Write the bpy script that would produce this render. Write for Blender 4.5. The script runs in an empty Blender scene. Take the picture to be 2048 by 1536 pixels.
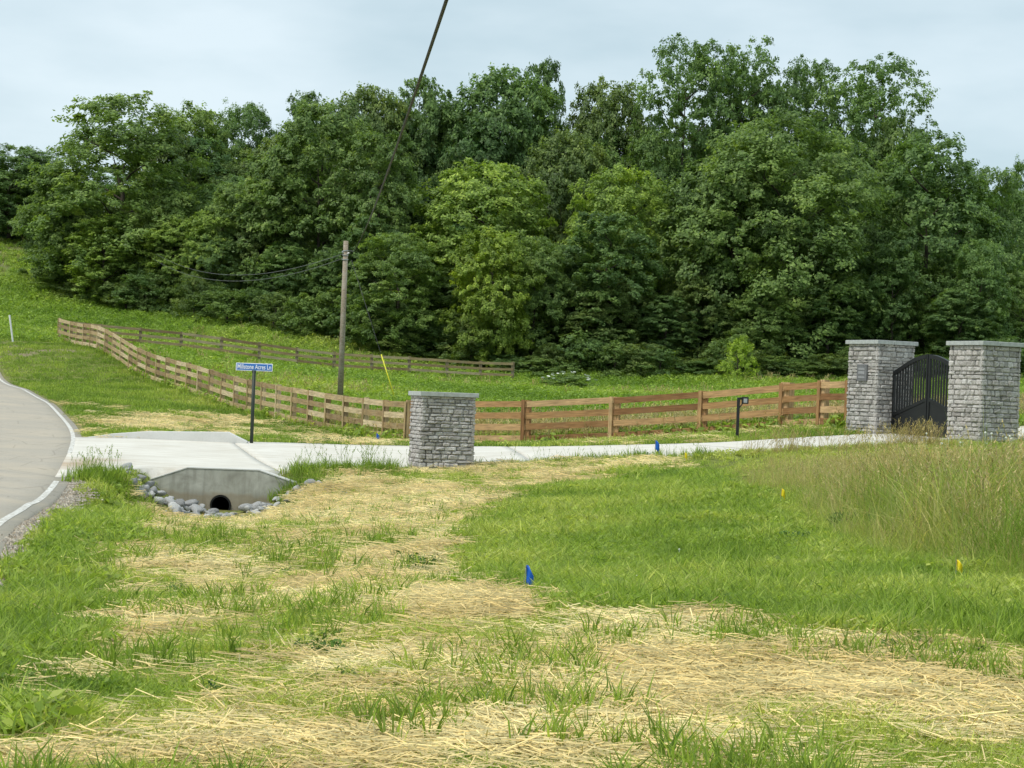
import bpy, math, random
import numpy as np
from mathutils import Matrix, Vector

random.seed(7)
rng = np.random.default_rng(7)
scene = bpy.context.scene
COL = scene.collection

# ------------------------------------------------------------------ camera
F_PX = 4150.0; ROLL = math.radians(2.1); PITCH = math.atan(22.5 / F_PX); CAM = np.array([0, 0, 1.6])
R0 = np.array([1., 0, 0]); FW = np.array([0, math.cos(PITCH), math.sin(PITCH)]); U0 = np.array([0, -math.sin(PITCH), math.cos(PITCH)])
RC = math.cos(ROLL) * R0 + math.sin(ROLL) * U0
UC = -math.sin(ROLL) * R0 + math.cos(ROLL) * U0
cd = bpy.data.cameras.new('camera'); cam = bpy.data.objects.new('camera', cd); COL.objects.link(cam)
cd.sensor_width = 36.0; cd.lens = 36.0 * F_PX / 2048.0; cd.clip_start = 0.1; cd.clip_end = 3000
m = Matrix.Identity(4)
for i in range(3):
    m[i][0] = RC[i]; m[i][1] = UC[i]; m[i][2] = -FW[i]; m[i][3] = CAM[i]
cam.matrix_world = m
scene.camera = cam

# ------------------------------------------------------------------ sky, sun, exposure
SUN_EL, SUN_AZ = math.radians(58), math.radians(235)      # azimuth clockwise from +Y: from the left, a little behind the camera
w = bpy.data.worlds.new('World'); scene.world = w; w.use_nodes = True
nt = w.node_tree; nt.nodes.clear()
out = nt.nodes.new('ShaderNodeOutputWorld'); bg = nt.nodes.new('ShaderNodeBackground')
sky = nt.nodes.new('ShaderNodeTexSky'); sky.sky_type = 'NISHITA'; sky.sun_disc = False
sky.sun_elevation = SUN_EL; sky.sun_rotation = SUN_AZ
sc = nt.nodes.new('ShaderNodeVectorMath'); sc.operation = 'SCALE'; sc.inputs['Scale'].default_value = 0.10
tc = nt.nodes.new('ShaderNodeTexCoord'); mp = nt.nodes.new('ShaderNodeMapping'); mp.inputs['Scale'].default_value = (2.6, 2.6, 8.0)
nz = nt.nodes.new('ShaderNodeTexNoise'); nz.inputs['Scale'].default_value = 2.2; nz.inputs['Detail'].default_value = 5; nz.inputs['Roughness'].default_value = .5
cr = nt.nodes.new('ShaderNodeValToRGB')
cr.color_ramp.elements[0].position = .33; cr.color_ramp.elements[0].color = (.345, .435, .475, 1)
cr.color_ramp.elements[1].position = .66; cr.color_ramp.elements[1].color = (.485, .56, .595, 1)
mx = nt.nodes.new('ShaderNodeMix'); mx.data_type = 'RGBA'; mx.inputs['Factor'].default_value = .88
L = nt.links.new
L(sky.outputs[0], sc.inputs[0]); L(tc.outputs['Generated'], mp.inputs[0]); L(mp.outputs[0], nz.inputs['Vector'])
L(nz.outputs[0], cr.inputs[0]); L(sc.outputs[0], mx.inputs['A']); L(cr.outputs[0], mx.inputs['B'])
L(mx.outputs['Result'], bg.inputs[0]); bg.inputs[1].default_value = 1.0; L(bg.outputs[0], out.inputs[0])
sd = bpy.data.lights.new('sun', 'SUN'); sd.energy = 1.5; sd.angle = math.radians(14); sd.color = (1, .96, .88)
sun = bpy.data.objects.new('sun', sd); COL.objects.link(sun)
sv = Vector((math.cos(SUN_EL) * math.sin(SUN_AZ), math.cos(SUN_EL) * math.cos(SUN_AZ), math.sin(SUN_EL)))
sun.rotation_euler = sv.to_track_quat('Z', 'Y').to_euler(); sun.location = (0, 0, 60)
vs = scene.view_settings; vs.view_transform = 'Standard'; vs.look = 'None'; vs.exposure = 0.74; vs.gamma = 1; vs.use_curve_mapping = False
cy = scene.cycles; cy.max_bounces = 5; cy.diffuse_bounces = 2; cy.use_adaptive_sampling = True; cy.adaptive_threshold = .02; cy.glossy_bounces = 1; cy.transmission_bounces = 3; cy.transparent_max_bounces = 4; cy.caustics_reflective = False; cy.caustics_refractive = False

# ------------------------------------------------------------------ pixel <-> world
def P(px, py, Y):
    d = FW + ((px - 1024) / F_PX) * RC + ((768 - py) / F_PX) * UC
    return CAM + d * (Y / d[1])
def project(p):
    q = np.asarray(p, float) - CAM
    z = q @ FW
    return 1024 + F_PX * (q @ RC) / z, 768 - F_PX * (q @ UC) / z

# ------------------------------------------------------------------ numpy noise
def _hash(ix, iy, s):
    n = (ix.astype(np.int64) * 374761393 + iy.astype(np.int64) * 668265263 + s * 974634777) & 0x7fffffff
    n = ((n ^ (n >> 13)) * 1274126177) & 0x7fffffff
    return ((n ^ (n >> 16)) & 0xffff) / 65535.0
def vnoise(x, y, s=0):
    ix, iy = np.floor(x), np.floor(y); fx, fy = x - ix, y - iy
    fx = fx * fx * (3 - 2 * fx); fy = fy * fy * (3 - 2 * fy)
    a, b, c, d = _hash(ix, iy, s), _hash(ix + 1, iy, s), _hash(ix, iy + 1, s), _hash(ix + 1, iy + 1, s)
    return (a * (1 - fx) + b * fx) * (1 - fy) + (c * (1 - fx) + d * fx) * fy
def fbm(x, y, s=0, o=4):
    t = 0; a = .5; n = 0
    for i in range(o):
        t = t + a * vnoise(x, y, s + i); n += a; x = x * 2.03; y = y * 2.03; a *= .5
    return t / n
def sstep(a, b, x):
    t = np.clip((x - a) / (b - a), 0, 1); return t * t * (3 - 2 * t)
def inpoly(x, y, poly):
    r = np.zeros(np.shape(x), bool); n = len(poly); j = n - 1
    for i in range(n):
        xi, yi = poly[i]; xj, yj = poly[j]
        if yi != yj:
            r ^= ((yi > y) != (yj > y)) & (x < (xj - xi) * (y - yi) / (yj - yi) + xi)
        j = i
    return r

# ------------------------------------------------------------------ terrain heights (thin plate through measured points)
ROAD_E = [(-60, 1120, 20), (0, 1060, 25), (68, 1004, 31.5), (125, 957, 39), (145, 912, 46), (152, 878, 52), (140, 850, 58), (100, 808, 70), (50, 780, 82), (0, 757, 95)]
DR_NEAR = [(110, 957, 39.2), (200, 953, 40.6), (262, 944, 42.6), (300, 939, 43.1), (375, 937, 43.2), (515, 942, 43.2), (570, 946, 43.6), (780, 944, 46.2), (960, 933, 47.7), (1100, 925, 47.2), (1200, 918, 46.5), (1400, 906, 45.5), (1656, 894, 46.4), (1905, 879, 48.4)]
DR_FAR = [(150, 877, 52), (225, 875, 52.3), (490, 885, 53), (600, 888, 53.4), (800, 893, 53.6), (1000, 894, 53), (1200, 893, 51.5), (1451, 886, 49.3), (1600, 877, 50.6), (1760, 868, 51.9)]
LF = [(890, 0), (886, 1), (871, 3), (858, 5), (841, 7), (828, 9), (820, 10), (805, 12), (786, 14), (773, 16), (759, 18), (744, 20), (727, 21), (717, 22), (700, 24), (691, 26), (683, 29.2)]
def lf_x(i): return 1024 + (-215 - 51.6 * i) / (1 + .0313 * i)
def lf_Y(i): return 60 * (1 + .0313 * i)
BACKF = [(120, 683, 116), (200, 691, 116.3), (280, 698, 116.6), (362, 705, 117), (441, 719, 117.2), (518, 727, 117.4), (593, 738, 117.6), (667, 746, 118), (743, 750, 118.2), (818, 754, 118.5), (893, 757, 118.8), (960, 764, 119), (1025, 770, 119.2)]
DRF = [(950, 890, 58.5), (1050, 893, 57.5), (1225, 885, 57), (1403, 876, 56.5), (1565, 862, 55.5), (1640, 857, 54.3), (1697, 857, 53.4)]
ctl = ROAD_E[1:] + DR_NEAR[1:-1] + DR_FAR + BACKF[1::2] + DRF
ctl += [(lf_x(i), y, lf_Y(i)) for y, i in LF[::2]]
ctl += [(0, 1536, 9.2), (1024, 1536, 8.9), (2048, 1536, 9.3), (300, 1200, 19), (1024, 1200, 16.2), (2048, 1200, 17), (300, 1062, 32), (520, 1062, 32),
        (900, 1000, 32.6), (1900, 1165, 19), (1560, 1010, 29), (2048, 1005, 28), (2048, 900, 45), (1400, 928, 44.5), (220, 965, 40), (700, 990, 40), (640, 992, 39.5),
        (880, 944, 46.3), (680, 803, 85), (1400, 760, 122), (1700, 762, 122), (2040, 762, 122), (600, 668, 130), (150, 603, 140), (100, 548, 150), (0, 500, 158), (-60, 480, 160), (0, 690, 109),
        (1740, 871, 51.8), (1960, 884, 48.8), (2040, 830, 66)]
cw = [P(*c) for c in ctl]
cw += [np.array(c, float) for c in [(0, 0, 0), (-15, 0, -.1), (15, 0, .1), (0, -40, 0), (-14, 25, -.15), (-18, 50, .2), (-25, 75, 1.0), (-33, 95, 1.6), (-60, 60, 1), (-60, 120, 5),
      (-60, 170, 13), (-20, 175, 11), (10, 170, 7.5), (45, 165, 6.5), (60, 130, 4), (60, 60, 2), (25, 25, .6), (0, 260, 16), (-90, 260, 24), (90, 260, 12)]]
cw = np.array(cw)
_S = 30.0
def _tps(XY):
    d2 = ((XY[:, None, :] - cw[None, :, :2]) ** 2).sum(2) / _S ** 2
    return .5 * d2 * np.log(d2 + 1e-9)
_n = len(cw); A = np.zeros((_n + 3, _n + 3)); A[:_n, :_n] = _tps(cw[:, :2]) + np.eye(_n) * .004
A[:_n, _n] = 1; A[:_n, _n + 1:] = cw[:, :2] / _S; A[_n, :_n] = 1; A[_n + 1:, :_n] = cw[:, :2].T / _S
COEF = np.linalg.solve(A, np.concatenate([cw[:, 2], [0, 0, 0]]))
HW_Y = 43.0; HW_X = P(445, 960, HW_Y)[0]; PIPE_X = P(441, 1011, HW_Y)[0]
def hbase(x, y):
    x = np.atleast_1d(np.asarray(x, float)); y = np.atleast_1d(np.asarray(y, float)); o = np.empty(x.shape)
    for s in range(0, len(x), 20000):
        XY = np.stack([np.clip(x[s:s+20000], -130, 130), np.clip(y[s:s+20000], -60, 280)], 1)
        o[s:s+20000] = _tps(XY) @ COEF[:_n] + COEF[_n] + XY / _S @ COEF[_n + 1:]
    return o
road_edge = np.array([P(*c)[:2] for c in ROAD_E])
# carry the road on beyond the frame at both ends
road_edge = np.vstack([[-3.2, 2], [-4.2, 10], road_edge, [-29.3, 112], [-37, 130]])
dr_near = np.array([P(*c)[:2] for c in DR_NEAR]); dr_far = np.array([P(*c)[:2] for c in DR_FAR])
dvec = np.array([.87, .48]); dr_near = np.vstack([dr_near, dr_near[-1] + dvec * 9]); dr_far = np.vstack([dr_far, dr_far[-1] + dvec * 9])
drive_poly = list(map(tuple, dr_near)) + list(map(tuple, dr_far[::-1]))
def offs(pl, d):
    t = np.gradient(pl, axis=0); t /= np.linalg.norm(t, axis=1)[:, None]
    return pl + np.stack([-t[:, 1], t[:, 0]], 1) * d
road_in = offs(road_edge, 7.0)
road_poly = list(map(tuple, road_edge)) + list(map(tuple, road_in[::-1]))
def ditch(x, y):
    dx = x - HW_X
    across = np.exp(-(np.abs(dx - .02) / (1.5 + .16 * np.clip(HW_Y - y, 0, 10))) ** 2.8) * sstep(-1.9, -1.25, dx)
    along = np.where(y <= HW_Y + .5, np.exp(-((HW_Y - y) / 8.0) ** 2), 0)
    under = ((np.abs(x - PIPE_X) < .42) & (y > HW_Y) & (y < HW_Y + 8)) * 1.05       # trench that holds the pipe under the slab
    return np.maximum(.80 * across * along, under)
def hground(x, y):
    x = np.atleast_1d(np.asarray(x, float)); y = np.atleast_1d(np.asarray(y, float))
    near = (y < 60)
    z = hbase(x, y) - ditch(x, y)
    z = z + near * (.05 * (fbm(x * 1.1, y * 1.1, 3) - .5) + .03 * (fbm(x * 4, y * 4, 9) - .5)) + (~near) * .25 * (fbm(x * .5, y * .5, 5) - .5)
    return z
def H(x, y): return float(hground(x, y)[0])
def HB(x, y): return float(hbase(x, y)[0])

# ------------------------------------------------------------------ mesh helpers
def mk_mesh(name, V, Fc, mat=None, attrs=(), smooth=False):
    """V (n,3); Fc = array (k,3|4) or list of lists"""
    me = bpy.data.meshes.new(name); V = np.asarray(V, np.float32)
    if isinstance(Fc, np.ndarray):
        k, c = Fc.shape
        me.vertices.add(len(V)); me.vertices.foreach_set('co', V.ravel())
        me.loops.add(k * c); me.loops.foreach_set('vertex_index', Fc.astype(np.int32).ravel())
        me.polygons.add(k); me.polygons.foreach_set('loop_start', np.arange(0, k * c, c, dtype=np.int32))
        me.update(calc_edges=True)
    else:
        me.from_pydata(V.tolist(), [], Fc); me.update()
    for nm, ty, dom, data in attrs:
        a = me.attributes.new(nm, ty, dom)
        key = {'FLOAT': 'value', 'INT': 'value', 'FLOAT_VECTOR': 'vector', 'FLOAT_COLOR': 'color'}[ty]
        a.data.foreach_set(key, np.asarray(data, np.int32 if ty == 'INT' else np.float32).ravel())
    if mat is not None: me.materials.append(mat)
    if smooth: me.polygons.foreach_set('use_smooth', np.ones(len(me.polygons), bool))
    return me
def link(name, me, parent=None, loc=None, rot=None, scale=None):
    o = bpy.data.objects.new(name, me); COL.objects.link(o)
    if parent is not None: o.parent = parent
    if loc is not None: o.location = loc
    if rot is not None: o.rotation_euler = rot
    if scale is not None: o.scale = scale
    return o
def tag(o, label=None, cat=None, group=None, kind=None):
    if label: o['label'] = label
    if cat: o['category'] = cat
    if group: o['group'] = group
    if kind: o['kind'] = kind
    return o
def empty(name, loc, rz=0, **k):
    o = link(name, None, loc=loc, rot=(0, 0, rz)); o.empty_display_size = .3
    return tag(o, **k)
class MB:
    def __init__(s): s.v = []; s.f = []
    def add(s, V, Fc):
        b = len(s.v); s.v += [tuple(p) for p in V]; s.f += [[i + b for i in f] for f in Fc]; return s
    def box(s, a, b, jit=0):
        x0, y0, z0 = a; x1, y1, z1 = b
        V = [(x0, y0, z0), (x1, y0, z0), (x1, y1, z0), (x0, y1, z0), (x0, y0, z1), (x1, y0, z1), (x1, y1, z1), (x0, y1, z1)]
        return s.add(V, [[0, 3, 2, 1], [4, 5, 6, 7], [0, 1, 5, 4], [1, 2, 6, 5], [2, 3, 7, 6], [3, 0, 4, 7]])
    def tube(s, pts, rad, n=8, cap=True):
        pts = [Vector(p) for p in pts]; V = []; prev = None
        for i, p in enumerate(pts):
            t = (pts[min(i + 1, len(pts) - 1)] - pts[max(i - 1, 0)]).normalized()
            a = prev - t * prev.dot(t) if prev is not None else t.orthogonal()
            a.normalize(); prev = a; b = t.cross(a); r = rad[i] if hasattr(rad, '__len__') else rad
            for k in range(n):
                q = 2 * math.pi * k / n; V.append(p + a * math.cos(q) * r + b * math.sin(q) * r)
        Fc = []
        for i in range(len(pts) - 1):
            for k in range(n):
                Fc.append([i * n + k, i * n + (k + 1) % n, (i + 1) * n + (k + 1) % n, (i + 1) * n + k])
        if cap: Fc += [list(range(n))[::-1], [(len(pts) - 1) * n + k for k in range(n)]]
        return s.add(V, Fc)
    def prism(s, poly, y0, y1):      # polygon in xz, extruded along y
        n = len(poly); V = [(x, y0, z) for x, z in poly] + [(x, y1, z) for x, z in poly]
        return s.add(V, [list(range(n)), list(range(n, 2 * n))[::-1]] + [[i, i + n, (i + 1) % n + n, (i + 1) % n] for i in range(n)])
    def mesh(s, name, mat, smooth=False): return mk_mesh(name, s.v, s.f, mat, smooth=smooth)
def bev(o, wd, seg=2):
    md = o.modifiers.new('bevel', 'BEVEL'); md.width = wd; md.segments = seg; md.limit_method = 'ANGLE'; return o

# ------------------------------------------------------------------ materials
def new_mat(name):
    mt = bpy.data.materials.new(name); mt.use_nodes = True; t = mt.node_tree; t.nodes.clear()
    return mt, t, t.nodes.new('ShaderNodeOutputMaterial')
def N(t, ty, **k):
    n = t.nodes.new(ty)
    for a, b in k.items(): setattr(n, a, b)
    return n
def noise(t, scale, detail=4, rough=.55, vec=None, dist=0):
    n = N(t, 'ShaderNodeTexNoise'); n.inputs['Scale'].default_value = scale; n.inputs['Detail'].default_value = detail
    n.inputs['Roughness'].default_value = rough; n.inputs['Distortion'].default_value = dist
    if vec is not None: t.links.new(vec, n.inputs['Vector'])
    return n.outputs[0]
def ramp(t, fac, stops):
    n = N(t, 'ShaderNodeValToRGB'); e = n.color_ramp.elements
    while len(e) < len(stops): e.new(.5)
    for i, (p, c) in enumerate(stops):
        e[i].position = p; e[i].color = (*c, 1) if len(c) == 3 else c
    t.links.new(fac, n.inputs[0]); return n.outputs[0]
def mixc(t, fac, a, b, mode='MIX'):
    n = N(t, 'ShaderNodeMix', data_type='RGBA', blend_type=mode)
    for sk, v in (('Factor', fac), ('A', a), ('B', b)):
        if isinstance(v, (int, float)): n.inputs[sk].default_value = v
        elif isinstance(v, tuple): n.inputs[sk].default_value = (*v, 1)
        else: t.links.new(v, n.inputs[sk])
    return n.outputs['Result']
def objvec(t, scale=(1, 1, 1), world=False):
    m_ = N(t, 'ShaderNodeMapping'); m_.inputs['Scale'].default_value = scale
    if world: g = N(t, 'ShaderNodeNewGeometry').outputs['Position']
    else: g = N(t, 'ShaderNodeTexCoord').outputs['Object']
    t.links.new(g, m_.inputs[0]); return m_.outputs[0]
def finish(mt, t, o, col, rough=.8, bump=None, bstr=.3, bdist=.01, spec=.3, metal=0):
    p = N(t, 'ShaderNodeBsdfPrincipled'); p.inputs['Roughness'].default_value = rough
    p.inputs['Specular IOR Level'].default_value = spec; p.inputs['Metallic'].default_value = metal
    if isinstance(col, tuple): p.inputs['Base Color'].default_value = (*col, 1)
    else: t.links.new(col, p.inputs['Base Color'])
    if bump is not None:
        b = N(t, 'ShaderNodeBump'); b.inputs['Strength'].default_value = bstr; b.inputs['Distance'].default_value = bdist
        t.links.new(bump, b.inputs['Height']); t.links.new(b.outputs[0], p.inputs['Normal'])
    t.links.new(p.outputs[0], o.inputs[0]); return mt
def rnd_obj(t): return N(t, 'ShaderNodeObjectInfo').outputs['Random']

def mat_plain(name, c, rough=.6, var=.15, scale=8, spec=.3, metal=0):
    mt, t, o = new_mat(name); n = noise(t, scale, 4, vec=objvec(t))
    col = ramp(t, n, [(.3, tuple(x * (1 - var) for x in c)), (.7, tuple(x * (1 + var) for x in c))])
    return finish(mt, t, o, col, rough, n, .15, .004, spec, metal)
def mat_wood(name, stops, grey=(.30, .27, .22), greyamt=.4):
    mt, t, o = new_mat(name)
    v = objvec(t, (1, 1, 1))
    st = N(t, 'ShaderNodeMapping'); st.inputs['Scale'].default_value = (2.5, 30, 30); t.links.new(v, st.inputs[0])
    ad = N(t, 'ShaderNodeVectorMath', operation='ADD'); sc_ = N(t, 'ShaderNodeVectorMath', operation='SCALE'); sc_.inputs[0].default_value = (37, 11, 53)
    t.links.new(rnd_obj(t), sc_.inputs['Scale']); t.links.new(st.outputs[0], ad.inputs[0]); t.links.new(sc_.outputs[0], ad.inputs[1])
    g = noise(t, 1.0, 5, .6, ad.outputs[0], .4)
    base = ramp(t, rnd_obj(t), stops)
    big = noise(t, 2.3, 4, .6, ad.outputs[0])
    c1 = mixc(t, ramp(t, g, [(.35, (.55, .55, .55)), (.65, (1.12, 1.12, 1.12))]), (0, 0, 0), base)
    mm = N(t, 'ShaderNodeMix', data_type='RGBA', blend_type='MULTIPLY'); mm.inputs['Factor'].default_value = 1
    t.links.new(base, mm.inputs['A']); t.links.new(ramp(t, g, [(.3, (.5, .47, .43)), (.68, (1.15, 1.13, 1.1))]), mm.inputs['B'])
    pm = noise(t, 1.7, 3, .6, v)
    gm = ramp(t, pm, [(.48, (0, 0, 0)), (.72, (greyamt,) * 3)])
    c = mixc(t, gm, mm.outputs['Result'], grey)
    return finish(mt, t, o, c, .85, g, .5, .004, .15)
def mat_leaf(name, c0, c1, trans=.28, instancer=True, c2=None, rough=.5):
    mt, t, o = new_mat(name)
    at = N(t, 'ShaderNodeAttribute'); at.attribute_name = 'tint'; at.attribute_type = 'INSTANCER' if instancer else 'GEOMETRY'
    stops = [(0, c0), (1, c1)] if c2 is None else [(0, c0), (.55, c1), (1, c2)]
    col = ramp(t, at.outputs['Fac'], stops)
    lv = N(t, 'ShaderNodeAttribute'); lv.attribute_name = 'lv'
    col = mixc(t, 1.0, col, ramp(t, lv.outputs['Fac'], [(0, (.55, .58, .55)), (.5, (.95, .95, .95)), (1, (1.5, 1.42, 1.3))]), 'MULTIPLY')
    if not instancer:
        oi = N(t, 'ShaderNodeObjectInfo'); col = mixc(t, 1.0, col, oi.outputs['Color'], 'MULTIPLY')
    p = N(t, 'ShaderNodeBsdfPrincipled'); p.inputs['Roughness'].default_value = rough; p.inputs['Specular IOR Level'].default_value = .25
    tr = N(t, 'ShaderNodeBsdfTranslucent'); ms = N(t, 'ShaderNodeMixShader'); ms.inputs[0].default_value = trans
    t.links.new(col, p.inputs['Base Color']); t.links.new(mixc(t, 1.0, col, (1.25, 1.3, .6), 'MULTIPLY'), tr.inputs[0])
    t.links.new(p.outputs[0], ms.inputs[1]); t.links.new(tr.outputs[0], ms.inputs[2]); t.links.new(ms.outputs[0], o.inputs[0])
    return mt

M = {}
# ground: soil, thatch and straw laid out by the cover attribute
mt, t, o = new_mat('ground_soil')
a_s = N(t, 'ShaderNodeAttribute'); a_s.attribute_name = 'straw'
a_f = N(t, 'ShaderNodeAttribute'); a_f.attribute_name = 'field'
a_d = N(t, 'ShaderNodeAttribute'); a_d.attribute_name = 'dirt'
wv = objvec(t, world=True)
n1 = noise(t, 9, 5, .65, wv); n2 = noise(t, .7, 4, .6, wv); n3 = noise(t, 40, 3, .7, wv)
green = ramp(t, n1, [(.35, (.085, .11, .025)), (.65, (.24, .27, .07))])
gfield = ramp(t, n2, [(.3, (.10, .17, .025)), (.7, (.20, .27, .05))])
straw = ramp(t, n3, [(.35, (.13, .115, .04)), (.65, (.44, .37, .16))])
dirt = ramp(t, n1, [(.3, (.20, .155, .105)), (.7, (.36, .29, .20))])
c = mixc(t, a_f.outputs['Fac'], green, gfield); sm = N(t, 'ShaderNodeMath', operation='MULTIPLY'); sm.inputs[1].default_value = .75; t.links.new(a_s.outputs['Fac'], sm.inputs[0]); c = mixc(t, sm.outputs[0], c, straw); c = mixc(t, a_d.outputs['Fac'], c, dirt)
M['ground'] = finish(mt, t, o, c, .95, n3, .6, .03, .1)
# road
mt, t, o = new_mat('road_asphalt'); wv = objvec(t, world=True)
big = noise(t, .55, 5, .6, wv); fine = noise(t, 60, 3, .7, wv)
st = objvec(t, (2.2, .9, 1), True); trk = noise(t, 1.0, 4, .6, st)
crk = N(t, 'ShaderNodeTexVoronoi', feature='DISTANCE_TO_EDGE'); crk.inputs['Scale'].default_value = .8; t.links.new(objvec(t, (1, .8, 1), True), crk.inputs['Vector'])
c = ramp(t, fine, [(.3, (.31, .28, .235)), (.7, (.52, .47, .39))])
c = mixc(t, ramp(t, big, [(.42, (0, 0, 0)), (.66, (.4,) * 3)]), c, (.58, .49, .36))
c = mixc(t, ramp(t, trk, [(.6, (0, 0, 0)), (.75, (.22,) * 3)]), c, (.20, .165, .125))
c = mixc(t, ramp(t, crk.outputs['Distance'], [(0, (.32,) * 3), (.018, (0, 0, 0))]), c, (.13, .115, .10))
M['road'] = finish(mt, t, o, c, .9, fine, .5, .008, .2)
mt, t, o = new_mat('line_paint'); wv = objvec(t, world=True)
pn = noise(t, 14, 5, .7, wv)
M['paint'] = finish(mt, t, o, ramp(t, pn, [(.40, (.38, .34, .28)), (.56, (.76, .75, .70))]), .7, pn, .2, .003)
def _fac(t, sock, lo=1.35, hi=2.5, top=.8):
    n = N(t, 'ShaderNodeMapRange'); n.inputs['From Min'].default_value = lo; n.inputs['From Max'].default_value = hi; n.inputs['To Min'].default_value = top; n.inputs['To Max'].default_value = 0
    t.links.new(sock, n.inputs['Value']); return n.outputs[0]
def mat_concrete(name, lo, hi, stain, samt, sc_=1.0, warm=None):
    mt, t, o = new_mat(name); wv = objvec(t, world=True)
    a_ = noise(t, 1.3 * sc_, 6, .62, wv); b_ = noise(t, 45, 3, .7, wv)
    br = noise(t, 1.0, 4, .6, objvec(t, (.8, 7, 3), True))
    c = ramp(t, a_, [(.32, lo), (.68, hi)])
    c = mixc(t, ramp(t, br, [(.48, (0, 0, 0)), (.75, (samt,) * 3)]), c, stain)
    c = mixc(t, .25, c, ramp(t, b_, [(.35, tuple(x * .75 for x in lo)), (.65, hi)]))
    return finish(mt, t, o, c, .85, b_, .25, .004, .25)
M['slab'] = mat_concrete('drive_concrete', (.62, .585, .51), (.77, .74, .67), (.46, .39, .28), .85, .6)
_t = M['slab'].node_tree; _p = [n_ for n_ in _t.nodes if n_.type == 'BSDF_PRINCIPLED'][0]; _src = _p.inputs['Base Color'].links[0].from_socket
_dv = N(_t, 'ShaderNodeVectorMath', operation='DISTANCE'); _mp = objvec(_t, (1, .45, 0), True); _t.links.new(_mp, _dv.inputs[0]); _c = P(150, 925, 43.5); _dv.inputs[1].default_value = (_c[0], _c[1] * .45, 0)
_ad = N(_t, 'ShaderNodeMath', operation='MULTIPLY_ADD'); _t.links.new(noise(_t, 1.1, 5, .65, objvec(_t, (1, 1, 1), True)), _ad.inputs[0]); _ad.inputs[1].default_value = 2.6; _t.links.new(_dv.outputs['Value'], _ad.inputs[2])
_t.links.new(mixc(_t, _fac(_t, _ad.outputs[0]), _src, (.42, .31, .20)), _p.inputs['Base Color'])
M['slab_edge'] = mat_concrete('joint_concrete', (.62, .61, .57), (.72, .71, .68), (.55, .52, .45), .3)
mt, t, o = new_mat('headwall_concrete'); wv = objvec(t, world=True)
a_ = noise(t, 2.1, 6, .65, wv, .6); s_ = noise(t, 1.0, 5, .6, objvec(t, (9, 9, .9), True)); b_ = noise(t, 40, 3, .7, wv)
c = ramp(t, a_, [(.3, (.29, .28, .235)), (.5, (.42, .41, .355)), (.7, (.55, .54, .475))])
c = mixc(t, ramp(t, s_, [(.5, (0, 0, 0)), (.7, (.5,) * 3)]), c, (.21, .20, .165))
zc = N(t, 'ShaderNodeSeparateXYZ'); t.links.new(N(t, 'ShaderNodeTexCoord').outputs['Object'], zc.inputs[0])
mud = N(t, 'ShaderNodeMath', operation='ADD'); t.links.new(zc.outputs['Z'], mud.inputs[0])
sc2 = N(t, 'ShaderNodeMath', operation='MULTIPLY'); sc2.inputs[1].default_value = -.5; t.links.new(a_, sc2.inputs[0]); t.links.new(sc2.outputs[0], mud.inputs[1])
c = mixc(t, ramp(t, mud.outputs[0], [(0, (.55,) * 3), (.10, (0, 0, 0))]), c, (.25, .18, .10))
M['headwall'] = finish(mt, t, o, c, .85, b_, .3, .004, .25)
# stone veneer
mt, t, o = new_mat('stone_veneer'); v = objvec(t)
n1 = noise(t, 3, 5, .65, objvec(t, world=True)); n2 = noise(t, 26, 4, .7, objvec(t, world=True))
c = ramp(t, rnd_obj(t), [(0, (.30, .285, .265)), (.3, (.44, .425, .40)), (.6, (.52, .49, .46)), (.85, (.46, .445, .425)), (1, (.63, .61, .58))])
c = mixc(t, 1.0, c, ramp(t, n2, [(.3, (.62, .6, .58)), (.7, (1.25, 1.25, 1.25))]), 'MULTIPLY')
c = mixc(t, ramp(t, n1, [(.5, (0, 0, 0)), (.7, (.45,) * 3)]), c, (.22, .185, .165))
M['stone'] = finish(mt, t, o, c, .9, n2, .6, .012, .2)
M['mortar'] = mat_plain('mortar', (.34, .33, .31), .95, .2, 20, .1)
M['cap'] = mat_plain('cap_limestone', (.42, .44, .42), .85, .16, 9, .2)
M['plaque'] = mat_plain('plaque_stone', (.17, .17, .175), .6, .2, 14, .3)
M['plaque_text'] = mat_plain('plaque_engraving', (.30, .30, .31), .7, .1, 14)
M['black'] = mat_plain('black_steel', (.009, .010, .011), .42, .2, 6, .45)
M['post_green'] = mat_plain('sign_post_steel', (.022, .032, .022), .5, .25, 9, .4)
M['blue'] = mat_plain('sign_blue', (.03, .16, .48), .35, .05, 4, .5)
M['white'] = mat_plain('sign_white', (.80, .82, .84), .4, .03, 4, .4)
M['wood_left'] = mat_wood('fence_wood_weathered', [(0, (.31, .215, .115)), (.35, (.49, .36, .195)), (.7, (.62, .475, .275)), (1, (.76, .62, .41))], (.47, .40, .28), .35)
M['wood_right'] = mat_wood('fence_wood_fresh', [(0, (.29, .15, .07)), (.4, (.50, .29, .135)), (.75, (.64, .41, .21)), (1, (.72, .51, .29))], (.30, .20, .12), .3)
M['wood_back'] = mat_wood('fence_wood_dull', [(0, (.25, .185, .095)), (.5, (.37, .285, .155)), (1, (.46, .40, .25))], (.23, .22, .17), .5)
M['wood_post'] = mat_wood('fence_post_grey', [(0, (.22, .18, .115)), (1, (.30, .25, .165))], (.28, .26, .19), .5)
M['pole'] = mat_wood('utility_pole_wood', [(0, (.33, .28, .215)), (1, (.37, .315, .245))], (.44, .41, .36), .8)
M['cable'] = mat_plain('cable', (.045, .045, .045), .6, .2, 5, .3)
M['wire'] = mat_plain('aluminium_wire', (.14, .145, .14), .5, .1, 5, .3)
M['metal'] = mat_plain('galvanised', (.42, .43, .43), .4, .1, 9, .5, .6)
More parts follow.
